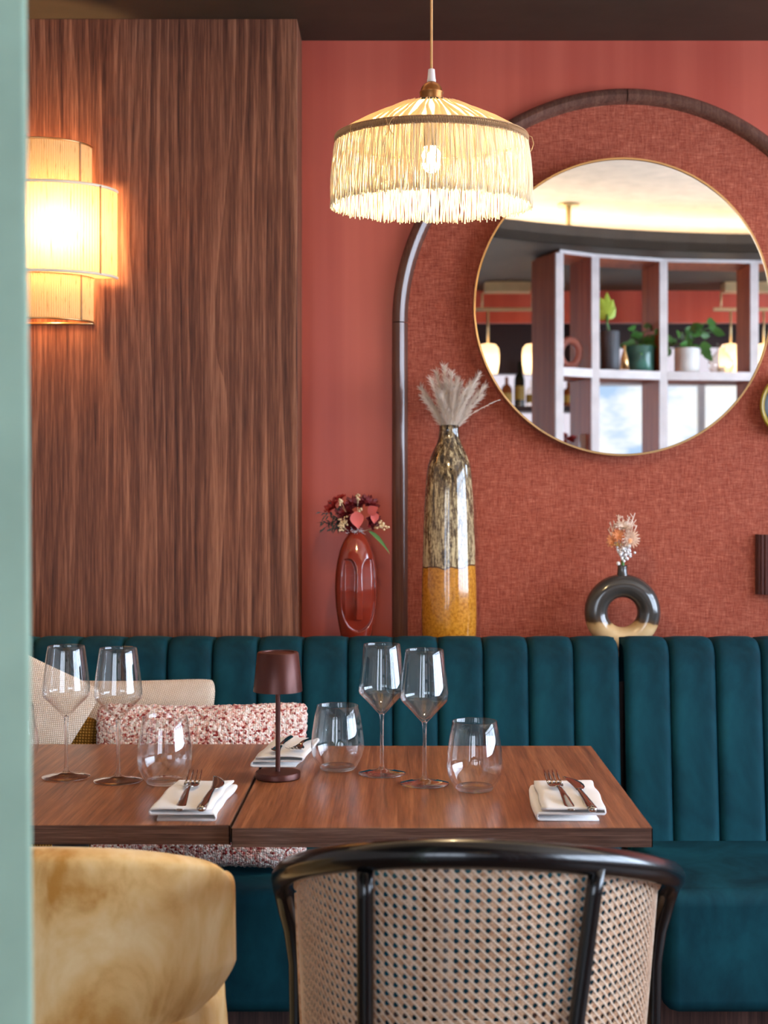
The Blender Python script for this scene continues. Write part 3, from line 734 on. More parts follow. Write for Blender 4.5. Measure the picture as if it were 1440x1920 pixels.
for (a, s) in ((-2.05, 1), (-1.95, -1), (-.12, 1), (-2.5, 1)):
    m = MB(); p0 = Vector((RT * cos(a) * 1.01, RT * sin(a) * 1.01, ZT + .004)); out = Vector((cos(a), sin(a), 0)); sd = Vector((-sin(a), cos(a), 0))
    m.tube([p0, p0 + out * .006 + sd * .003 * s - Vector((0, 0, .002)), p0 + out * .009 + sd * .008 * s - Vector((0, 0, .012)), p0 + out * .006 + sd * .006 * s - Vector((0, 0, .022)), p0 + out * .003 + sd * .001 * s - Vector((0, 0, .027))], .0007, 5)
    m.xf(tilt).build('loose_thread', 'cord', t)
MB().lathe([(.054, ZT + .054), (.0535, ZT + .0565), (.040, ZT + .061), (.019, ZT + .0645), (.0001, ZT + .0655)], 48, cap0=False).build('cap', 'black_matte', t)
MB().lathe([(.0185, ZT + .062), (.0192, ZT + .066), (.0192, ZT + .077), (.0200, ZT + .078), (.0200, ZT + .0795), (.0180, ZT + .080), (.0170, ZT + .086), (.013, ZT + .092), (.0075, ZT + .0955), (.006, ZT + .097)], 40).build('lamp_holder', 'copper', t, angle=50)
MB().lathe([(.0075, ZT + .096), (.0075, ZT + .100), (.0070, ZT + .101), (.0055, ZT + .117), (.0035, ZT + .118)], 24).build('cord_grip', 'clear_plastic', t, angle=50)
MB().lathe([(.0022, ZT + .115), (.0022, HIGH - pz - .02)], 12).build('cord', 'cord', t)
MB().lathe([(.05, HIGH - pz - .022), (.05, HIGH - pz)], 32).build('ceiling_rose', 'black_matte', t, angle=40)
MB().ball((0, 0, .072), .017, 20, 1.3).build('bulb', 'bulb', t)
MB().lathe([(.014, .092), (.014, ZT + .062)], 20).build('socket', 'black_matte', t, angle=40)

# ------------------------------------------------------------------ sconce (half-round, three tiers)
SX = PX(84, PAN)
t = thing('wall_sconce', 'three-tiered raffia wall lamp glowing on the walnut panel', 'wall lamp', (SX, PAN, PZ(525, PAN)))
def zt(py): return PZ(py, PAN) - PZ(525, PAN)
tiers = [(90 * PAN / F, .095, zt(362) - .004, zt(279)), (137 * PAN / F, .128, zt(523), zt(362)), (93 * PAN / F, .098, zt(606), zt(523) + .002)]
def half(rx, ry, z): return [(rx * cos(pi + pi * i / 40), ry * sin(pi + pi * i / 40), z) for i in range(41)]
for k, (rx, ry, z0, z1) in enumerate(tiers):
    def fn(u, v, rx=rx, ry=ry, z0=z0, z1=z1):
        a = pi + pi * u; q = 1 + .008 * sin(u * 420) ; return (rx * cos(a) * q, ry * sin(a) * q - .010, z0 + (z1 - z0) * v)
    MB().grid(fn, 420, 4).build('raffia_panel', 'sconce', t)
    for zz in (z0, z1):
        MB().tube([(x, y - .010, z) for x, y, z in half(rx, ry, zz)], .0036 if k == 1 else .0024, 8).build('rim', 'band' if k == 1 else 'brass', t)
    for u in (.18, .44, .82):
        m = MB(); a = pi + pi * u; m.tube([(rx * cos(a) * 1.02, ry * sin(a) * 1.02 - .010, z0 + (z1 - z0) * j / 8 ) for j in range(9)], .0019, 6)
        m.build('frame_wire', 'twine', t)
(rx1, ry1, *_), (rx0, ry0, *_), (rx2, ry2, *_) = tiers[1], tiers[0], tiers[2]
for nm, rxs, rys, z in (('x', rx0, ry0, tiers[1][3]), ('y', rx2, ry2, tiers[1][2])):
    MB().grid(lambda u, v: ((rxs + (rx1 - rxs) * v) * cos(pi + pi * u), (rys + (ry1 - rys) * v) * sin(pi + pi * u) - .010, z), 80, 2).build('raffia_ring', 'sconce', t)
MB().tube([(-tiers[2][0], -.003, tiers[2][2] - .001), (tiers[2][0], -.003, tiers[2][2] - .001)], .0025, 8).build('bottom_wire', 'brass', t)
MB().box(-.04, .04, -.02, -.0005, .06, .14).build('back_plate', 'brass', t, bevel=.003)
MB().ball((PX(100, 3.2) - SX, -.062, .098), .029, 20, 1.2).build('bulb', 'bulb_sconce', t)
MB().tube([(0.01, -.012, .1), (.014, -.035, .1)], .014, 16).build('socket', 'brass', t)

# ------------------------------------------------------------------ vases on the ledge
VD = 3.33; k_ = VD / F
def vz(py): return (PZ(py, VD) - LEDGE)
prof = [(0.0001, 0), (.060, 0), (.063, .003)] + [(hw * k_, vz(py)) for py, hw in [(1190, 51), (1150, 52), (1100, 51.5), (1060, 50), (1000, 48.5), (950, 46.5), (900, 43.5), (875, 40.5), (856, 35), (843, 29), (832, 23.5), (820, 20), (806, 18.3), (799, 19)]] + [(.017 + .003, vz(797)), (.018, vz(799)), (.017, vz(830)), (.0001, vz(860))]
o = MB().lathe(prof, 64, cap0=False, cap1=False).build('tall_vase', 'tall_vase', loc=(PX(842, VD), VD, LEDGE))
tag(o, 'tall glazed vase, dark mottled above and ochre below, holding pampas grass', 'vase')
# pampas plumes
def pampas():
    r = random.Random(21); x0 = PX(843, VD); base = thing('pampas_bouquet', 'cream pampas grass plumes in the tall vase', 'dried plant', (x0, VD, PZ(806, VD)))
    plumes = [(-46, 58, 0), (-34, 90, -.01), (-10, 116, .0), (2, 100, -.02), (14, 92, .01), (38, 86, 0), (52, 98, -.01), (58, 62, .01), (-20, 78, .02), (26, 70, -.025), (92, 56, 0), (-52, 78, .02), (64, 80, .015), (-8, 84, .02), (-24, 104, .01), (8, 74, -.03), (36, 66, -.02), (-14, 64, -.03), (48, 84, .02), (20, 84, .03)]
    for (dx, dz, dy) in plumes:
        m = MB(); P = []
        for i in range(9):
            s = i / 8; P.append(Vector((dx * k_ * s ** 1.5, dy * s, -.05 + (.05 + dz * k_) * s ** (.92 if dx < 80 else .6))))
        m.tube(P, [.0012 * (1 - .6 * i / 8) for i in range(9)], 4)
        nb = 430 if abs(dx) < 80 else 70
        for b in range(nb):
            s = .30 + .70 * r.random() if abs(dx) < 80 else .35 + .65 * r.random(); i = min(7, int(s * 8)); q = P[i].lerp(P[i + 1], s * 8 - i)
            if q.z < .002: continue
            tg = (P[i + 1] - P[i]).normalized(); rd = Vector((r.gauss(0, 1), r.gauss(0, 1), r.gauss(0, .4))).normalized()
            L = r.uniform(.014, .032) * (1.15 - s * .4) * (1 if abs(dx) < 80 else .45); d1 = (tg * 1.5 + rd * r.uniform(.2, .75)).normalized()
            q1 = q + d1 * L * .5; q2 = q1 + (d1 + rd * .35 - Vector((0, 0, .25))).normalized() * L * .5
            m.tube([q, q1, q2], [.00045, .00045, .00015], 3, False)
        m.build('plume', 'pampas', base)
pampas()
# face vase
def face_vase():
    K = 1.095; t = MB()
    prof = [(.030, 0), (.030, .008), (.0315, .016), (.0365, .032), (.0425, .060), (.0480, .095), (.0500, .13), (.0492, .160), (.0455, .188), (.0390, .213), (.0300, .234), (.0215, .246), (.0160, .250)]
    nv = 220; nu = 240
    def R_at(z):
        for (r0, z0), (r1, z1) in zip(prof[:-1], prof[1:]):
            if z0 <= z <= z1: return r0 + (r1 - r0) * (z - z0) / (z1 - z0 + 1e-9)
        return prof[-1][0]
    rs = [R_at(.25 * j / nv) for j in range(nv + 1)]
    for _ in range(40): rs = [rs[0]] + [(rs[i - 1] + 2 * rs[i] + rs[i + 1]) / 4 for i in range(1, nv)] + [rs[-1]]
    def sm(a, b, x): x = max(0, min(1, (x - a) / (b - a))); return x * x * (3 - 2 * x)
    def fn(u, v):
        a = pi / 2 + 2 * pi * u; z = .25 * v; r = rs[int(round(v * nv))]; x = r * cos(a); y = r * sin(a) * .92
        if y < 0:
            ax = abs(x); fz = (z - .125) / (.105 if z > .125 else .082)
            if abs(fz) < 1:
                hw = .0405 * (1 - abs(fz) ** 2.8) ** .5
                k = sm(hw, hw - .0022, ax)
                brow = .198 - .034 * math.exp(-max(0, ax - .0058) / .0045) - 7.0 * max(0, ax - .016) ** 2
                k *= sm(brow + .0006, brow - .0016, z)
                nw = .0058 + .0012 * (1 - (z - .075) / .12)
                nose = sm(nw + .0016, nw, ax) * sm(.066, .0685, z)
                yc = -r * .92
                yp = max(yc + .0155, y + .0055)
                y = y + (yp - y) * k * (1 - nose)
                if nose > 0 and z < .19: y = y - .002 * nose * sm(.19, .12, z)
        return (x, y, z * K)
    t.grid(fn, nu, nv)
    t.lathe([(.0160, .25 * K), (.0150, .2525 * K), (.0125, .2525 * K), (.0115, .24 * K), (.0105, .22 * K), (.0001, .21 * K)], 48, cap0=False, cap1=False, sy=.92)
    t.lathe([(.0001, 0), (.030, 0)], 48, cap0=False, cap1=False, sy=.92)
    o = t.build('face_vase', 'face_vase', loc=(PX(668, VD), VD - .01, LEDGE)); o.rotation_euler = (0, 0, radians(12)); return o
tag(face_vase(), 'glossy oxblood red vase sculpted as a long abstract face with a nose', 'vase')

def petal_flower(m, c, r, n, up, rnd, layers=3, open_=.9):
    c = Vector(c); up = Vector(up).normalized(); s1 = up.orthogonal().normalized(); s2 = up.cross(s1)
    for L in range(layers):
        rr = r * (1 - .27 * L); tilt_ = open_ - .32 * L
        for k in range(n):
            a = 2 * pi * (k + .5 * L + rnd.uniform(-.15, .15)) / n; d = s1 * cos(a) + s2 * sin(a); w_ = up.cross(d)
            wid = rr * 1.9 / n * 1.55
            def fn(u, v):
                x = (u - .5) * 2; prof_ = sin(pi * min(1, .12 + v * .80)) ** .6
                p = c + d * (rr * v * sin(tilt_ + .25 * v)) + up * (rr * v * cos(tilt_ + .25 * v) * .9) + w_ * (x * wid * prof_ * .62)
                return p + up * (rr * .22 * (x * x) * v)
            m.grid(fn, 4, 4)
def leaf(m, p, d, L, wd, curve=.3):
    p = Vector(p); d = Vector(d).normalized(); sd = d.cross(Vector((0, -1, 0.2))).normalized(); up = sd.cross(d)
    def fn(u, v):
        w_ = sin(pi * (v ** .8)) * wd / 2; x = (u - .5) * 2
        return p + d * (L * v) + sd * (x * w_) - Vector((0, 0, 1)) * (curve * L * v * v) + up * (abs(x) * w_ * .3)
    m.grid(fn, 2, 7)
def bouquet_red():
    r = random.Random(3); D_ = VD - .01; b = thing('red_bouquet', 'bouquet of dark red roses, pink petals, cream berries in the face vase', 'flowers', (PX(672, D_), D_, PZ(1003, D_)))
    def q(px, py, dy=0): return (PX(px, D_) - b.location.x, dy, PZ(py, D_) - b.location.z)
    for (px, py, rr, mat, up, dy) in [(668, 950, 20, 'rose_dark', (0, -.6, 1), 0), (690, 948, 18, 'rose_dark', (.5, -.6, .8), .012), (650, 962, 18, 'rose_dark', (-.3, -.8, .5), -.005), (625, 953, 15, 'red_petal', (-.6, -.6, .6), 0), (637, 938, 12, 'red_petal', (-.3, -.3, 1), .01), (694, 975, 17, 'rose_dark', (.7, -.7, .0), 0), (655, 985, 17, 'rose_dark', (-.2, -.9, .1), 0)]:
        m = MB(); petal_flower(m, q(px, py, dy), rr * 1.2 * k_, 7, up, r, 4); m.build('rose', mat, b)
    for (px, py, dx, dz, L, W) in [(668, 958, .15, -1, 34, 26), (690, 962, .6, .35, 24, 20), (704, 960, -.1, -1, 22, 16)]:
        m = MB(); p = q(px, py, -.028); leaf(m, p, (dx, -.25, dz), L * k_, W * k_, 0); m.build('pink_petal', 'rose_pink', b)
    for (px, py, sp, n_) in [(645, 978, 11, 26), (640, 988, 9, 16), (718, 985, 10, 30), (672, 932, 7, 10), (640, 940, 6, 9), (676, 955, 5, 8)]:
        m = MB(); c = Vector(q(px, py, -.02)); st = Vector(q(668, 1000, 0))
        for _ in range(n_):
            p = c + Vector((r.gauss(0, sp * .45), r.gauss(0, sp * .4), r.gauss(0, sp * .45))) * k_
            m.ball(p, r.uniform(.0018, .0030), 6)
            if _ % 4 == 0: m.tube([p, c + (st - c) * .35], .0003, 3, False)
        m.tube([c + Vector((0, .012, 0)), st + Vector((0, .012, 0))], .0006, 4); m.build('berry_cluster', 'berry', b)
    m = MB()
    for _ in range(16):
        a = r.uniform(-1, 1); p0 = Vector(q(650, 985, .01)); tip = Vector(q(r.uniform(590, 640), r.uniform(940, 1002), r.uniform(-.02, .02)))
        mid = p0.lerp(tip, .5) + Vector((0, 0, r.uniform(0, .012))); m.tube([p0, mid, tip], [.0008, .0006, .0002], 4)
        for k in range(5):
            s = .35 + .13 * k; pp = p0.lerp(mid, s * 2) if s < .5 else mid.lerp(tip, s * 2 - 1)
            leaf(m, pp, (r.uniform(-1, .2), r.uniform(-.5, .2), r.uniform(-1, .6)), r.uniform(.008, .016), .003, .3)
    m.build('dark_foliage', 'leaf_dark', b)
    m = MB(); leaf(m, q(690, 995, 0), (.55, -.1, -.25), .058, .010, .55); m.build('long_leaf', 'leaf', b)
    m = MB()
    for _ in range(60):
        p = Vector(q(r.gauss(668, 8), r.gauss(996, 3), r.gauss(-.012, .004))); m.tube([p, p + Vector((r.gauss(0, .004), -.003, r.gauss(0, .003)))], .0004, 3)
    m.build('white_wisps', 'white_petal', b)
bouquet_red()
# ring vase
R1, r1 = 49.5 * k_, 21.8 * k_
rv = thing('ring_vase', 'ring-shaped ceramic vase, dark glaze over a cream base', 'vase', (PX(1167, VD), VD, LEDGE)); cz = R1 + r1
def tor(u, v):
    a = 2 * pi * u; b = 2 * pi * v; rr = R1 + r1 * cos(b); z = cz + rr * sin(a)
    return (rr * cos(a), r1 * sin(b), max(z, .0005))
MB().grid(tor, 72, 32, True).build('ring_body', 'ring_vase', rv)
MB().lathe([(.0145, cz + R1 + r1 - .006), (.0118, cz + R1 + r1 + .004), (.0108, cz + R1 + r1 + .015), (.0118, cz + R1 + r1 + .021), (.0095, cz + R1 + r1 + .021), (.009, cz + R1 + r1 + .005), (.0001, cz + R1 + r1)], 28, cap0=False, cap1=False).build('neck', 'ring_vase', rv)
def bouquet_pale():
    r = random.Random(8); b = thing('dried_bouquet', 'small peach and white dried flower bouquet in the ring vase', 'flowers', (PX(1168, VD), VD, PZ(1058, VD)))
    def q(px, py, dy=0): return Vector((PX(px, VD) - b.location.x, dy, PZ(py, VD) - b.location.z))
    m = MB()
    for (px, py) in [(1192, 962), (1186, 972), (1161, 965), (1157, 970), (1151, 976), (1194, 985), (1168, 972), (1176, 975), (1146, 985), (1141, 992), (1180, 968), (1190, 978)]:
        p0 = q(1168, 1040, r.uniform(-.01, .01)); tip = q(px, py, r.uniform(-.015, .01)); mid = p0.lerp(tip, .55) + Vector((r.uniform(-.004, .004), 0, 0))
        m.tube([p0, mid, tip], [.0013, .0014, .0010], 5)
        for k in range(4):
            s = r.uniform(.2, .95); pp = mid.lerp(tip, s); m.tube([pp, pp + Vector((r.uniform(-.009, .009), r.uniform(-.004, .004), r.uniform(.004, .011)))], [.0011, .0008], 4)
    m.build('coral_twig', 'cream_petal', b)
    for (px, py, rr, mat, up, n_, ly) in [(1180, 1010, 19, 'cream_petal', (.3, -1, .1), 18, 3), (1160, 1004, 14, 'peach', (-.4, -.8, .4), 10, 2), (1168, 990, 17, 'cream_petal', (0, -.6, 1), 12, 2), (1148, 1014, 13, 'peach', (-.8, -.6, .1), 9, 2)]:
        m = MB(); petal_flower(m, q(px, py, -.008), rr * k_, n_, up, r, ly, 1.1); m.build('flower', mat, b)
    m = MB(); m.ball(q(1179, 1014, -.014), .006, 10); m.build('flower_centre', 'peach', b)
    m = MB()
    for _ in range(60): m.ball(q(r.gauss(1170, 7), r.gauss(1036, 7), r.gauss(-.01, .006)), r.uniform(.0022, .0042), 6)
    m.ball(q(1158, 1056, -.012), .005, 8); m.build('white_blossom', 'white_petal', b)
    m = MB()
    for _ in range(26): m.ball(q(r.gauss(1156, 3.5), r.gauss(1021, 3), r.gauss(-.02, .003)), .0014, 6)
    m.build('yellow_seeds', 'gold_label', b)
    MB().tube([(0, 0, -.03), (0, 0, .02)], .004, 6).build('stem', 'leaf', b)
bouquet_pale()

# right edge wall objects
t = thing('wall_plate', 'black round plate with a yellow rim on the wall, cut by right edge', 'wall decoration', (PX(1487, 3.41), AD, PZ(760, 3.41)))
def disc(prof, mat, nm):
    m = MB().lathe(prof, 64, cap0=False, cap1=False); m.v = [(x, -z, y) for x, y, z in m.v]; m.f = [f for f in m.f]; m.build(nm, mat, t, fixn=True)
disc([(.0001, .014), (.050, .013), (.066, .022), (.068, .024)], 'black_matte', 'plate')
disc([(.068, .024), (.073, .030), (.079, .032), (.0800, .026), (.070, .006), (.0001, .001)], 'yellow_rim', 'rim')
t = thing('ribbed_sconce', 'dark ribbed half-round wall light at the right edge above the banquette', 'wall light', (PX(1487, 3.39), AD, PZ(1115, 3.41)))
m = MB(); n = 240
def rib(u, v): a = pi + pi * u; q = .077 + .0032 * abs(sin(u * pi * 16)); return (q * cos(a), q * .55 * sin(a), .144 * v)
m.grid(rib, n, 1); m.build('ribbed_shell', 'lamp_brown', t, angle=60)
for z in (.004, .138): MB().grid(lambda u, v: (.076 * v * cos(pi + pi * u), .042 * v * sin(pi + pi * u), z), 32, 1).build('end_plate', 'black_matte', t, False)
MB().box(-.03, .03, -.02, 0, .02, .12).build('bracket', 'black_matte', t, False)

# ------------------------------------------------------------------ cane chair
CX, CA, CB, YC = .100, .251, .30, 1.85
def plan(tt, a=CA, b=CB, cx=CX, yc=YC): return (cx + a * sin(tt), yc - b * cos(tt + .10 * cos(tt)))
def zr(tt): return .722 + .112 * cos(tt + .14 * cos(tt)) ** 1.0
ch = thing('cane_armchair', 'black bentwood armchair with woven cane back, seen from behind', 'chair', (CX, 1.85, 0))
def loc_(p): return (p[0] - CX, p[1] - 1.85, p[2])
path = []; rad = []
def legpts(s):
    # s=+1 right, -1 left : from the floor up to the rail end
    L = [(.236, 0.03, 0.0), (.236, .035, .30), (.237, .045, .52), (.238, .047, .60), (.243, .045, .645), (.249, .038, .675), (.2525, .025, .70), (.2525, .008, .715)]
    return [(CX + s * x, 1.85 + y, z) for x, y, z in L]
lp = legpts(-1); path += lp; rad += [.0095, .010, .0105, .011, .0125, .0135, .014, .0143]
for i in range(1, 40):
    tt = -pi / 2 + pi * i / 40; x, y = plan(tt); path.append((x, y, zr(tt))); rad.append(.0145 + .0022 * cos(tt))
rp = legpts(1)[::-1]; path += rp; rad += [.0143, .014, .0135, .0125, .011, .0105, .010, .0095]
MB().tube([loc_(p) for p in path], rad, 16).build('bent_rail', 'black', ch)
def cane_pt(tt, z, off=0.0):
    s = max(0, min(1, (z - .45) / .38)); a = .212 + .024 * s - off; b = .262 + .024 * s - off; cx = CX - .008 * (1 - s)
    x, y = plan(tt, a, b, cx, YC - .012); return (x, y, z)
NP = 66; T0 = -pi / 2 + .06; T1 = pi / 2 - .06
# arc-length table
tab = [0.0]; N_ = 400
for i in range(N_):
    p = cane_pt(T0 + (T1 - T0) * i / N_, .65); q_ = cane_pt(T0 + (T1 - T0) * (i + 1) / N_, .65); tab.append(tab[-1] + math.dist(p, q_))
def t_at(c):   # c in cells 0..NP
    s = max(0.0, min(1.0, c / NP)) * tab[-1]; lo = 0; hi = N_
    while hi - lo > 1:
        mid = (lo + hi) // 2
        if tab[mid] <= s: lo = mid
        else: hi = mid
    return T0 + (T1 - T0) * (lo + (s - tab[lo]) / (tab[lo + 1] - tab[lo])) / N_
ZB, CELLZ = .462, .0112; NR = 34
tcache = {}
def cp(c, r, off):
    key = round(c, 3)
    if key not in tcache: tcache[key] = t_at(c)
    return cane_pt(tcache[key], ZB + r * CELLZ, off), tcache[key]
def ribbon(m, c0, r0, c1, r1, hw, off, step=.5, wave=0.0, ph=0.0):
    L = max(abs(c1 - c0), abs(r1 - r0)); n = max(1, int(round(L / step))); dx, dr = (c1 - c0) / L, (r1 - r0) / L
    nx, nr = -dr, dx; ln = sqrt(nx * nx + nr * nr); nx /= ln; nr /= ln; vs = []; ok = []
    for i in range(n + 1):
        c = c0 + (c1 - c0) * i / n; r = r0 + (r1 - r0) * i / n; good = 0 <= c <= NP and 0 <= r
        o_ = off + wave * sin(pi * (c + r) + ph)
        row = []
        for k, e in ((-1, -.0004), (0, 0.0), (1, -.0004)):
            p, tt = cp(c + nx * hw * k, r + nr * hw * k, o_ - e); row.append(loc_(p))
            if k == 0: good = good and (ZB + r * CELLZ) < zr(tt) - .006
        vs += row; ok.append(good)
    fs = []
    for i in range(n):
        if ok[i] and ok[i + 1]:
            a = i * 3; fs += [(a, a + 1, a + 4, a + 3), (a + 1, a + 2, a + 5, a + 4)]
    if fs: m.add(vs, fs)
m = MB()
for c in range(1, NP):
    for d in (-.125, .125): ribbon(m, c + d, 0, c + d, NR, .088, .0, .5, .0003, pi * d * 3)
for r in range(1, NR):
    for d in (-.125, .125): ribbon(m, 0, r + d, NP, r + d, .085, -.0004, .5, .0003, 1 + pi * d * 3)
for k in range(-NR, NP + 1):
    ribbon(m, k + .5, 0, k + .5 + NR, NR, .088, .0006, .5)
cane = m.build('cane_weave', 'cane', ch); cane['kind'] = 'stuff'
m = MB()
for k in range(0, NP + NR + 1):
    ribbon(m, k + .5, 0, k + .5 - NR, NR, .095, -.0013, .5)
cane = m.build('cane_diagonals', 'cane_light', ch); cane['kind'] = 'stuff'
# edge piping around the cane
m = MB()
m.tube([loc_(cane_pt(T0 + (T1 - T0) * i / 60, min(zr(T0 + (T1 - T0) * i / 60) - .008, .9), -.001)) for i in range(61)], .004, 6)
for s_ in (T0, T1): m.tube([loc_(cane_pt(s_, .455 + (zr(s_) - .47) * i / 10, -.001)) for i in range(11)], .0035, 6)
m.build('cane_binding', 'cane', ch)
for (pxt, pxb) in ((684, 685), (1120, 1078)):
    pth = []
    for i in range(13):
        z = .808 - (.808 - .44) * i / 12; want = pxt + (pxb - pxt) * (.808 - z) / (.808 - .62); lo, hi = -1.2, 1.2
        for _ in range(40):
            mid = (lo + hi) / 2; q = cane_pt(mid, z, -.0125)
            if VX + q[0] * F / q[1] < want: lo = mid
            else: hi = mid
        pth.append(loc_((q[0], q[1], z)))
    pth += [(pth[-1][0], pth[-1][1] + .01, .2), (pth[-1][0], pth[-1][1] + .015, 0)]
    MB().tube(pth, [.0095] * 10 + [.0105] * 5, 14).build('back_post', 'black', ch)
MB().tube([loc_(cane_pt(T0 + (T1 - T0) * i / 48, .455)) for i in range(49)], .010, 10).build('lower_rail', 'black', ch)
m = MB(); m.lathe([(.0001, .425), (.215, .425), (.222, .435), (.222, .448), (.215, .455), (.0001, .455)], 48, (-.005, .045, 0), 1, 1.02, False, False); m.build('seat', 'black', ch, angle=50)
m = MB(); m.lathe([(.0001, .4555), (.17, .4555), (.178, .458), (.17, .461), (.0001, .462)], 40, (-.005, .045, 0), cap0=False, cap1=False); m.build('seat_cane', 'cane', ch)

# ------------------------------------------------------------------ mustard chair
def mustard_chair():
    mx, my = -.450, 1.62
    t = thing('mustard_chair', 'mustard velvet tub chair at the left table, seen from behind', 'chair', (mx, my + .22, 0))
    def off(p): return (p[0] - mx, p[1] - my - .22, p[2])
    NU, NV = 60, 40; hw = .243
    def outline(u, v):
        # u -1..1 across, v 0 bottom .. 1 top ; returns half-plan angle & height
        return u, v
    def surf(u, v, th):
        a = 2 * u - 1
        s = a * radians(62)                        # wraps forward
        top = .816 - .046 * abs(a) ** 2.2 - .014 * (max(0, abs(a) - .90) / .10) ** 2.5
        bot = .50 + .10 * abs(a) ** 3
        z = bot + (top - bot) * v
        # narrowing of the lower part, rounded corners at the top
        wz = 1.0 if z > .645 else 1.0 - .30 * min(1.3, (.645 - z) / .10) ** 1.3
        cr = 1.0 - .02 * max(0, (v - .85) / .15) ** 3.0
        Rr = .30; x = hw / sin(radians(62)) * sin(s) * wz * cr; y = .245 * (1 - cos(s)) 
        nx, ny = sin(s), -cos(s)
        lean = (.80 - z) * .10
        return (mx + x + nx * th, my + y + lean + ny * th - .0, z)
    def body(u, v):
        # closed loop: v 0..1 goes up the outside, over the top, down the inside
        n1 = .46
        if v < n1: return off(surf(u, v / n1 * .96, .0))
        if v > 1 - n1: return off(surf(u, (1 - v) / n1 * .96, -.055))
        q = (v - n1) / (1 - 2 * n1) * pi; p = surf(u, .96 + .04 * sin(q), -.0275 + .0275 * cos(q)); return off(p)
    m = MB().grid(body, NU, NV * 2, True)
    # side end caps
    for u in (0, 1):
        pts = [body(u, k / 80) for k in range(81)]; o = len(m.v)
        vs = []; fs = []
        for k in range(41):
            a_ = Vector(pts[k]); b_ = Vector(pts[80 - k]); dirx = Vector((1 if u else -1, .3, 0)).normalized()
            for j in range(6):
                s_ = j / 5; vs.append(tuple(a_.lerp(b_, s_) + dirx * .022 * sin(pi * s_)))
        for k in range(40):
            for j in range(5): fs.append((k * 6 + j, k * 6 + j + 1, (k + 1) * 6 + j + 1, (k + 1) * 6 + j))
        m.add(vs, fs)
    o = m.build('backrest', 'mustard', t, fixn=True)
    # tub body and seat
    def tub(u, v):
        a = 2 * pi * u; zz = .34 + .28 * v; rr = .205 + .020 * sin(pi * min(1, v * .9)) if v < .85 else .220 * (1 - ((v - .85) / .15) ** 2 * .25)
        return off((mx + rr * cos(a) * 1.0, my + .235 + rr * sin(a) * 1.0, zz))
    MB().grid(tub, 56, 14).build('seat_shell', 'mustard', t)
    MB().lathe([(.0001, .42), (.16, .42), (.19, .44), (.195, .47), (.18, .495), (.0001, .50)], 48, (0, .03, 0), cap0=False, cap1=False).build('seat_cushion', 'mustard', t)
    MB().lathe([(.0001, .34), (.19, .34), (.19, .36)], 48, (0, .015, 0), cap0=False, cap1=False).build('seat_base', 'black_matte', t)
    for sx, sy in ((1, 1), (-1, 1), (1, -1), (-1, -1)):
        MB().tube([(sx * .11, .015 + sy * .11, .345), (sx * .19, .015 + sy * .19, 0)], [.014, .009], 12).build('leg', 'black_matte', t)
mustard_chair()

# ------------------------------------------------------------------ what the mirror shows: divider shelf with plants, bar behind
MY = 3.393 * 2   # mirrored distance -> y = MY - d
st = [(.725, 6.45), (.904, 6.57), (1.243, 6.70), (1.683, 6.75), (2.13, 6.72), (2.58, 6.62)]
dv = thing('shelf_divider', 'curved open wooden shelving divider, fronts coloured pale for daylight, seen in the mirror', 'shelf divider', (1.6, .1, 0))
def dl(x, y, z): return (x - 1.6, y - .1, z)
dep = .26; ctr = (1.75, 3.2)
pts = []
for x, d in st:
    y = MY - d; dirv = Vector((x - ctr[0], y - ctr[1], 0)).normalized(); pts.append((x, y, dirv))
ZT_ = 2.305
for i, (x, y, dv_) in enumerate(pts):
    sd = Vector((-dv_.y, dv_.x, 0)); wd = .019; dp = dep
    m = MB(); e = MB()
    for mm, f0, f1 in ((m, .012, dp), (e, 0.0, .0125)):
        c = []
        for z in (0, ZT_):
            for (s, q) in ((-wd, f0), (wd, f0), (wd, f1), (-wd, f1)):
                p = Vector((x, y, 0)) + sd * s + dv_ * q; c.append(dl(p.x, p.y, z))
        mm.add(c, [(0, 3, 2, 1), (4, 5, 6, 7), (0, 1, 5, 4), (1, 2, 6, 5), (2, 3, 7, 6), (3, 0, 4, 7)])
    o = m.build('upright', 'wood_divider', dv, False, fixn=True); e.build('upright_lit_front', 'lit_front_white', o, False, fixn=True)  # pale strip colours the upright's front as if daylit
def board(z0, z1, a, b, nm='shelf'):
    (xa, ya, da), (xb, yb, db) = pts[a], pts[b]
    u = (Vector((xb, yb, 0)) - Vector((xa, ya, 0))).normalized() * (.0192 if nm == 'shelf' else 0)
    c1 = Vector((xa, ya, 0)) + u; c2 = Vector((xb, yb, 0)) - u
    m = MB(); e = MB()
    for mm, f0, f1 in ((m, .013, dep), (e, .0, .013)):
        q = []
        for z in (z0, z1):
            for p, dd in ((c1, da), (c2, db)):
                q.append(dl(*(p + dd * f0).to_tuple()[:2], z)); q.append(dl(*(p + dd * f1).to_tuple()[:2], z))
        mm.add(q, [(0, 1, 3, 2), (4, 6, 7, 5), (0, 2, 6, 4), (1, 5, 7, 3), (0, 4, 5, 1), (2, 3, 7, 6)])
    o = m.build(nm, 'wood_divider', dv, False, fixn=True); e.build('shelf_lit_front', 'lit_front_white', o, False, fixn=True)  # daylight on the board's front painted as a pale strip
SHZ = PZ(693, 6.6)
for i in range(5):
    board(SHZ - .04, SHZ, i, i + 1); board(1.33, 1.37, i, i + 1); board(.85, .89, i, i + 1); board(.02, .06, i, i + 1)
    board(ZT_, ZT_ + .05, i, i + 1, 'top_board')
px_, py_ = PX(1067, 6.6), MY - 6.6
rod = MB().lathe([(.012, ZT_ + .05), (.012, HIGH - .008)], 12); rod.lathe([(.05, HIGH - .01), (.05, HIGH - .002)], 24)
rod.v = [dl(x + px_ , y + py_ - .02, z) for x, y, z in rod.v]; rod.build('ceiling_rod', 'pale_brass', dv)
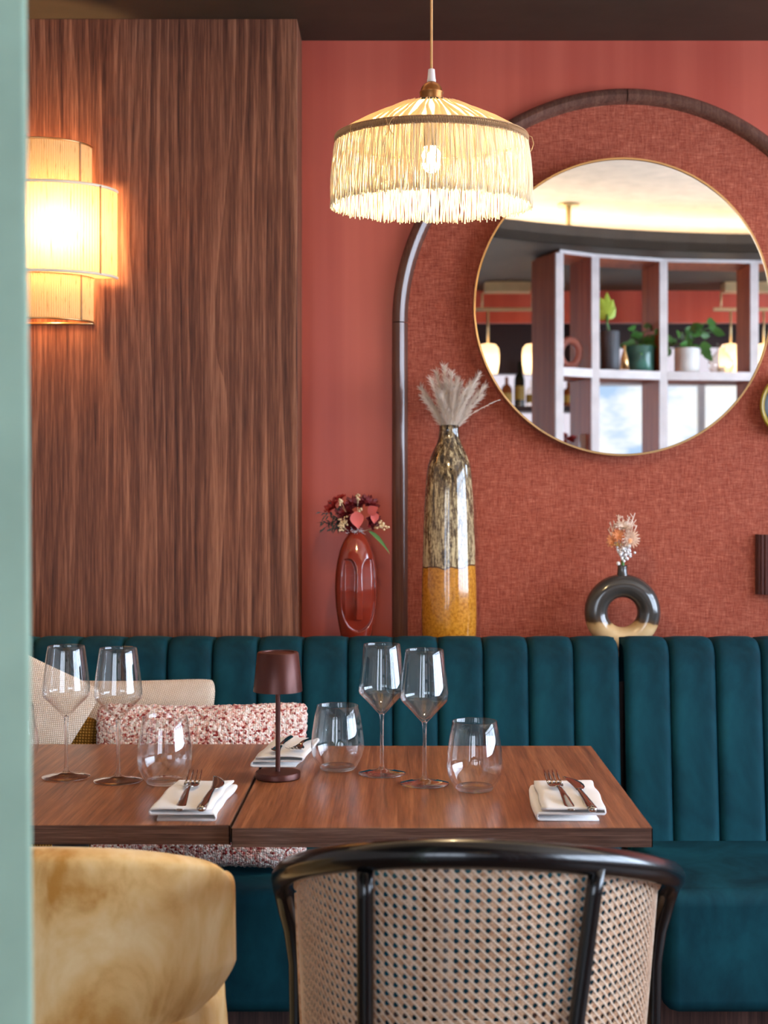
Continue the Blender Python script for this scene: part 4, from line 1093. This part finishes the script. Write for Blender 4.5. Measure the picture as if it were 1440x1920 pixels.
def at_shelf(px, d, back=.10): return (PX(px, d), MY - d - back * 0.0)
def pot(name, label, px, d, r, h, mat, z=SHZ, rib=0, cat='pot'):
    t = thing(name, label, cat, (PX(px, d), MY - d, z))
    m = MB()
    if rib: m.grid(lambda u, v: ((r + .002 * abs(sin(u * pi * rib))) * cos(2 * pi * u), (r + .002 * abs(sin(u * pi * rib))) * sin(2 * pi * u), h * v), rib * 4, 1)
    m.lathe([(.0001, 0), (r * .92, 0), (r, .006), (r, h - .004), (r * .98, h), (r * .9, h), (r * .88, h - .015), (.0001, h - .016)], 36, cap0=False, cap1=False)
    m.build('pot_body', mat, t, angle=50); MB().lathe([(.0001, h - .012), (r * .89, h - .012)], 24, cap0=False, cap1=False).build('soil', 'soil', t)
    return t
rr = random.Random(4)
t = pot('potted_succulent', 'lime succulent in a tall dark grey pot, seen in the mirror', 1143, 6.72, .047, .19, 'pot_grey', cat='potted plant')
m = MB(); m.tube([(0, 0, .175), (-.012, 0, .23), (-.01, 0, .27)], [.008, .006, .005], 8); m.build('stem', 'leaf', t)
m = MB()
for dx, dz, L in ((-.3, 1, .11), (.3, 1, .10), (0, 1, .13), (.5, .7, .07), (-.6, .6, .06)): leaf(m, (-.01, 0, .25), (dx, -.1, dz), L, .05, 0)
m.build('leaves', 'leaf_lime', t)
def bushy(t, z, spread, n, L, mat='leaf', cx=0.0, lim=0):
    stuff = []
    for i in range(n):
        a = rr.uniform(0, 2 * pi); e = rr.uniform(-.3, 1.2); d = Vector((cos(a) * cos(e) + cx, sin(a) * cos(e) * .7, sin(e)))
        p = Vector((0, 0, z)) + d * rr.uniform(.2, 1) * spread
        m = MB(); m.tube([(0, 0, z - .01), (p.x * .4, p.y * .4, z + (p.z - z) * .7 + .01), tuple(p)], .0015, 4)
        leaf(m, p, (d.x + rr.uniform(-.5, .5), d.y, d.z * .3 + rr.uniform(-.6, .4)), L * rr.uniform(.7, 1.2), L * .75, .3); m.build('leaf', mat, t)
t = pot('potted_ivy', 'trailing ivy in a teal glazed pot, seen in the mirror', 1201, 6.78, .072, .125, 'pot_teal', cat='potted plant'); bushy(t, .13, .12, 34, .055)
t = pot('potted_pothos', 'green pothos in a white ribbed pot, seen in the mirror', 1288, 6.82, .058, .12, 'pot_white', rib=30, cat='potted plant'); bushy(t, .125, .13, 30, .055, 'leaf', .35)
t = thing('clay_ring_vase', 'pink clay loop vase on the first shelf, seen in the mirror', 'vase', (PX(1068, 6.62), MY - 6.62, SHZ))
MB().tube([(.055 * cos(2 * pi * i / 32) * .8, 0, .078 + .06 * sin(2 * pi * i / 32)) for i in range(32)], .018, 12, closed=True).build('loop', 'pink_clay', t)
t = thing('glass_carafe', 'round clear glass carafe beside the white pot, seen in the mirror', 'carafe', (PX(1352, 6.82), MY - 6.82, SHZ))
MB().lathe([(.0001, .002), (.045, .002), (.062, .03), (.060, .06), (.035, .09), (.018, .11), (.018, .14), (.022, .145)], 32, cap0=False, cap1=False).build('carafe_body', 'shade_glass', t)
MB().lathe([(.0001, .001), (.02, .001), (.02, .03), (.0001, .03)], 16, cap0=False, cap1=False).build('candle', 'band', t)
o = MB().lathe([(.0001, 0), (.022, 0), (.018, .05), (.006, .09), (.008, .11), (.0001, .115)], 20, cap0=False, cap1=False).build('brass_bell', 'brass', loc=(PX(1167, 6.66), MY - 6.60 + .0, SHZ)); tag(o, 'small brass bell-shaped ornament between two pots, seen in the mirror', 'ornament')
o = MB().lathe([(.0001, 0), (.03, 0), (.03, .12), (.0001, .12)], 20, cap0=False, cap1=False).build('white_canister', 'lit_front_white', loc=(PX(1100, 6.62), MY - 6.66, 1.37)); tag(o, 'white canister on the lower shelf, seen low in the mirror', 'canister')
t = thing('red_flower_pot', 'red flowers on the lower shelf, seen low in the mirror', 'flowers', (PX(1066, 6.6), MY - 6.62, 1.37))
MB().lathe([(.0001, 0), (.03, 0), (.035, .06), (.0001, .06)], 20, cap0=False, cap1=False).build('pot_body', 'bar_dark', t)
m = MB()
for _ in range(10): petal_flower(m, (rr.uniform(-.03, .03), rr.uniform(-.02, .02), .07 + rr.uniform(0, .04)), .02, 5, (rr.uniform(-.5, .5), .6, 1), rr, 2)
m.build('blossom', 'red_petal', t)
# red bulkhead and bar
struct(MB().box(XL, XR, -1.03, -1.0, PZ(606, 7.8), CEIL).build('trim_6', 'red_wall', smooth=False), 'red painted bulkhead over the bar, seen in the mirror')
bar = thing('bar_back_shelf', 'backlit bar shelving in dark wood, seen in the mirror', 'bar shelf', (.6, -2.35, 0))
MB().box(-.24, .60, -.20, -.18, .5, 2.3).build('back_panel', 'backlit', bar, False)
MB().box(-.24, .60, -.17, -.06, 1.98, 2.32).build('upper_cabinet', 'bar_dark', bar, False)
for z in (1.765, 1.40, 1.0): MB().box(-.24, .60, -.175, .05, z - .035, z).build('shelf', 'bar_dark', bar, False)
MB().box(.60, 2.4, -.20, -.18, 1.985, 2.16).build('back_panel', 'backlit', bar, False)
MB().box(.58, .64, -.2, .1, 0, 2.3).build('side_panel', 'bar_dark', bar, False)
MB().box(-.24, .58, -.175, .05, 0, .5).build('base_cabinet', 'bar_dark', bar, False)
def bottle(label, x, h, r, mat, lab, z=1.765):
    t = thing('bottle', label, 'bottle', (x, -2.36, z), 0, 'bottles on the bar shelf')
    MB().lathe([(.0001, 0), (r, 0), (r, h * .58), (r * .8, h * .68), (r * .32, h * .76), (r * .3, h), (.0001, h)], 20, cap0=False, cap1=False).build('bottle_body', mat, t, angle=50)
    MB().lathe([(r * 1.02, h * .15), (r * 1.02, h * .45)], 20, cap0=False, cap1=False).build('paper_label', lab, t)
specs = [(915, .16, .035, 'thin', 'cream', 'clear squat bottle farthest left on the bar shelf, seen in the mirror'), (950, .19, .036, 'amber', 'x', 'amber bottle left of the dark green one, seen in the mirror'), (974, .29, .034, 'bottle_green', 'x', 'dark green bottle with gold label on the bar shelf, seen in mirror'), (997, .17, .038, 'thin', 'x', 'clear bottle right of the dark green one, seen in the mirror'), (1066, .16, .040, 'amber', 'x', 'squat amber bottle seen through the first shelf bay in mirror'), (1085, .13, .03, 'bottle_green', 'x', 'small dark bottle seen through first shelf bay in mirror')]
for (px, h, r_, mat, _, lb) in specs: bottle(lb, PX(px, MY + 2.36), h, r_, 'amber' if mat == 'amber' else ('bottle_green' if mat == 'bottle_green' else 'shade_glass'), 'gold_label')
# bar pendants with brass bars
def bar_pendant(label, px0, px1, shades, d=7.5):
    y = MY - d; x0, x1 = PX(px0, d), PX(px1, d); zb = PZ(580, d); c = (x0 + x1) / 2
    t = thing('bar_pendant', label, 'pendant lamp', (c, y, CEIL))
    L = zb - CEIL
    MB().box(x0 - c + .05, x1 - c - .05, -.05, .05, -.05, 0).build('canopy', 'pale_brass', t, False)
    MB().box(x0 - c, x1 - c, -.008, .008, L - .008, L + .008).build('bar', 'pale_brass', t, False)
    for px in (px0 + 14, px1 - 14): MB().tube([(PX(px, d) - c, 0, -.05), (PX(px, d) - c, 0, L)], .005, 8).build('hanger', 'pale_brass', t)
    for px in shades:
        x = PX(px, d) - c; zs = PZ(646, d) - CEIL
        MB().tube([(x, 0, L), (x, 0, zs + .0)], .006, 8).build('rod', 'pale_brass', t)
        s = MB().lathe([(.012, zs + .005), (.04, zs), (.056, zs - .02), (.060, zs - .05), (.058, zs - .10), (.05, zs - .155)], 32, (x, 0, 0), cap0=False, cap1=False).build('glass_shade', 'milk_glass', t)
        MB().ball((x, 0, zs - .095), .034, 16).build('bulb', 'bulb_bar', t)
bar_pendant('brass bar pendant with two glass shades, at left in the mirror', 890, 1012, (915, 1000))
bar_pendant('brass bar pendant with glass shades, at right in the mirror', 1338, 1470, (1370, 1432))
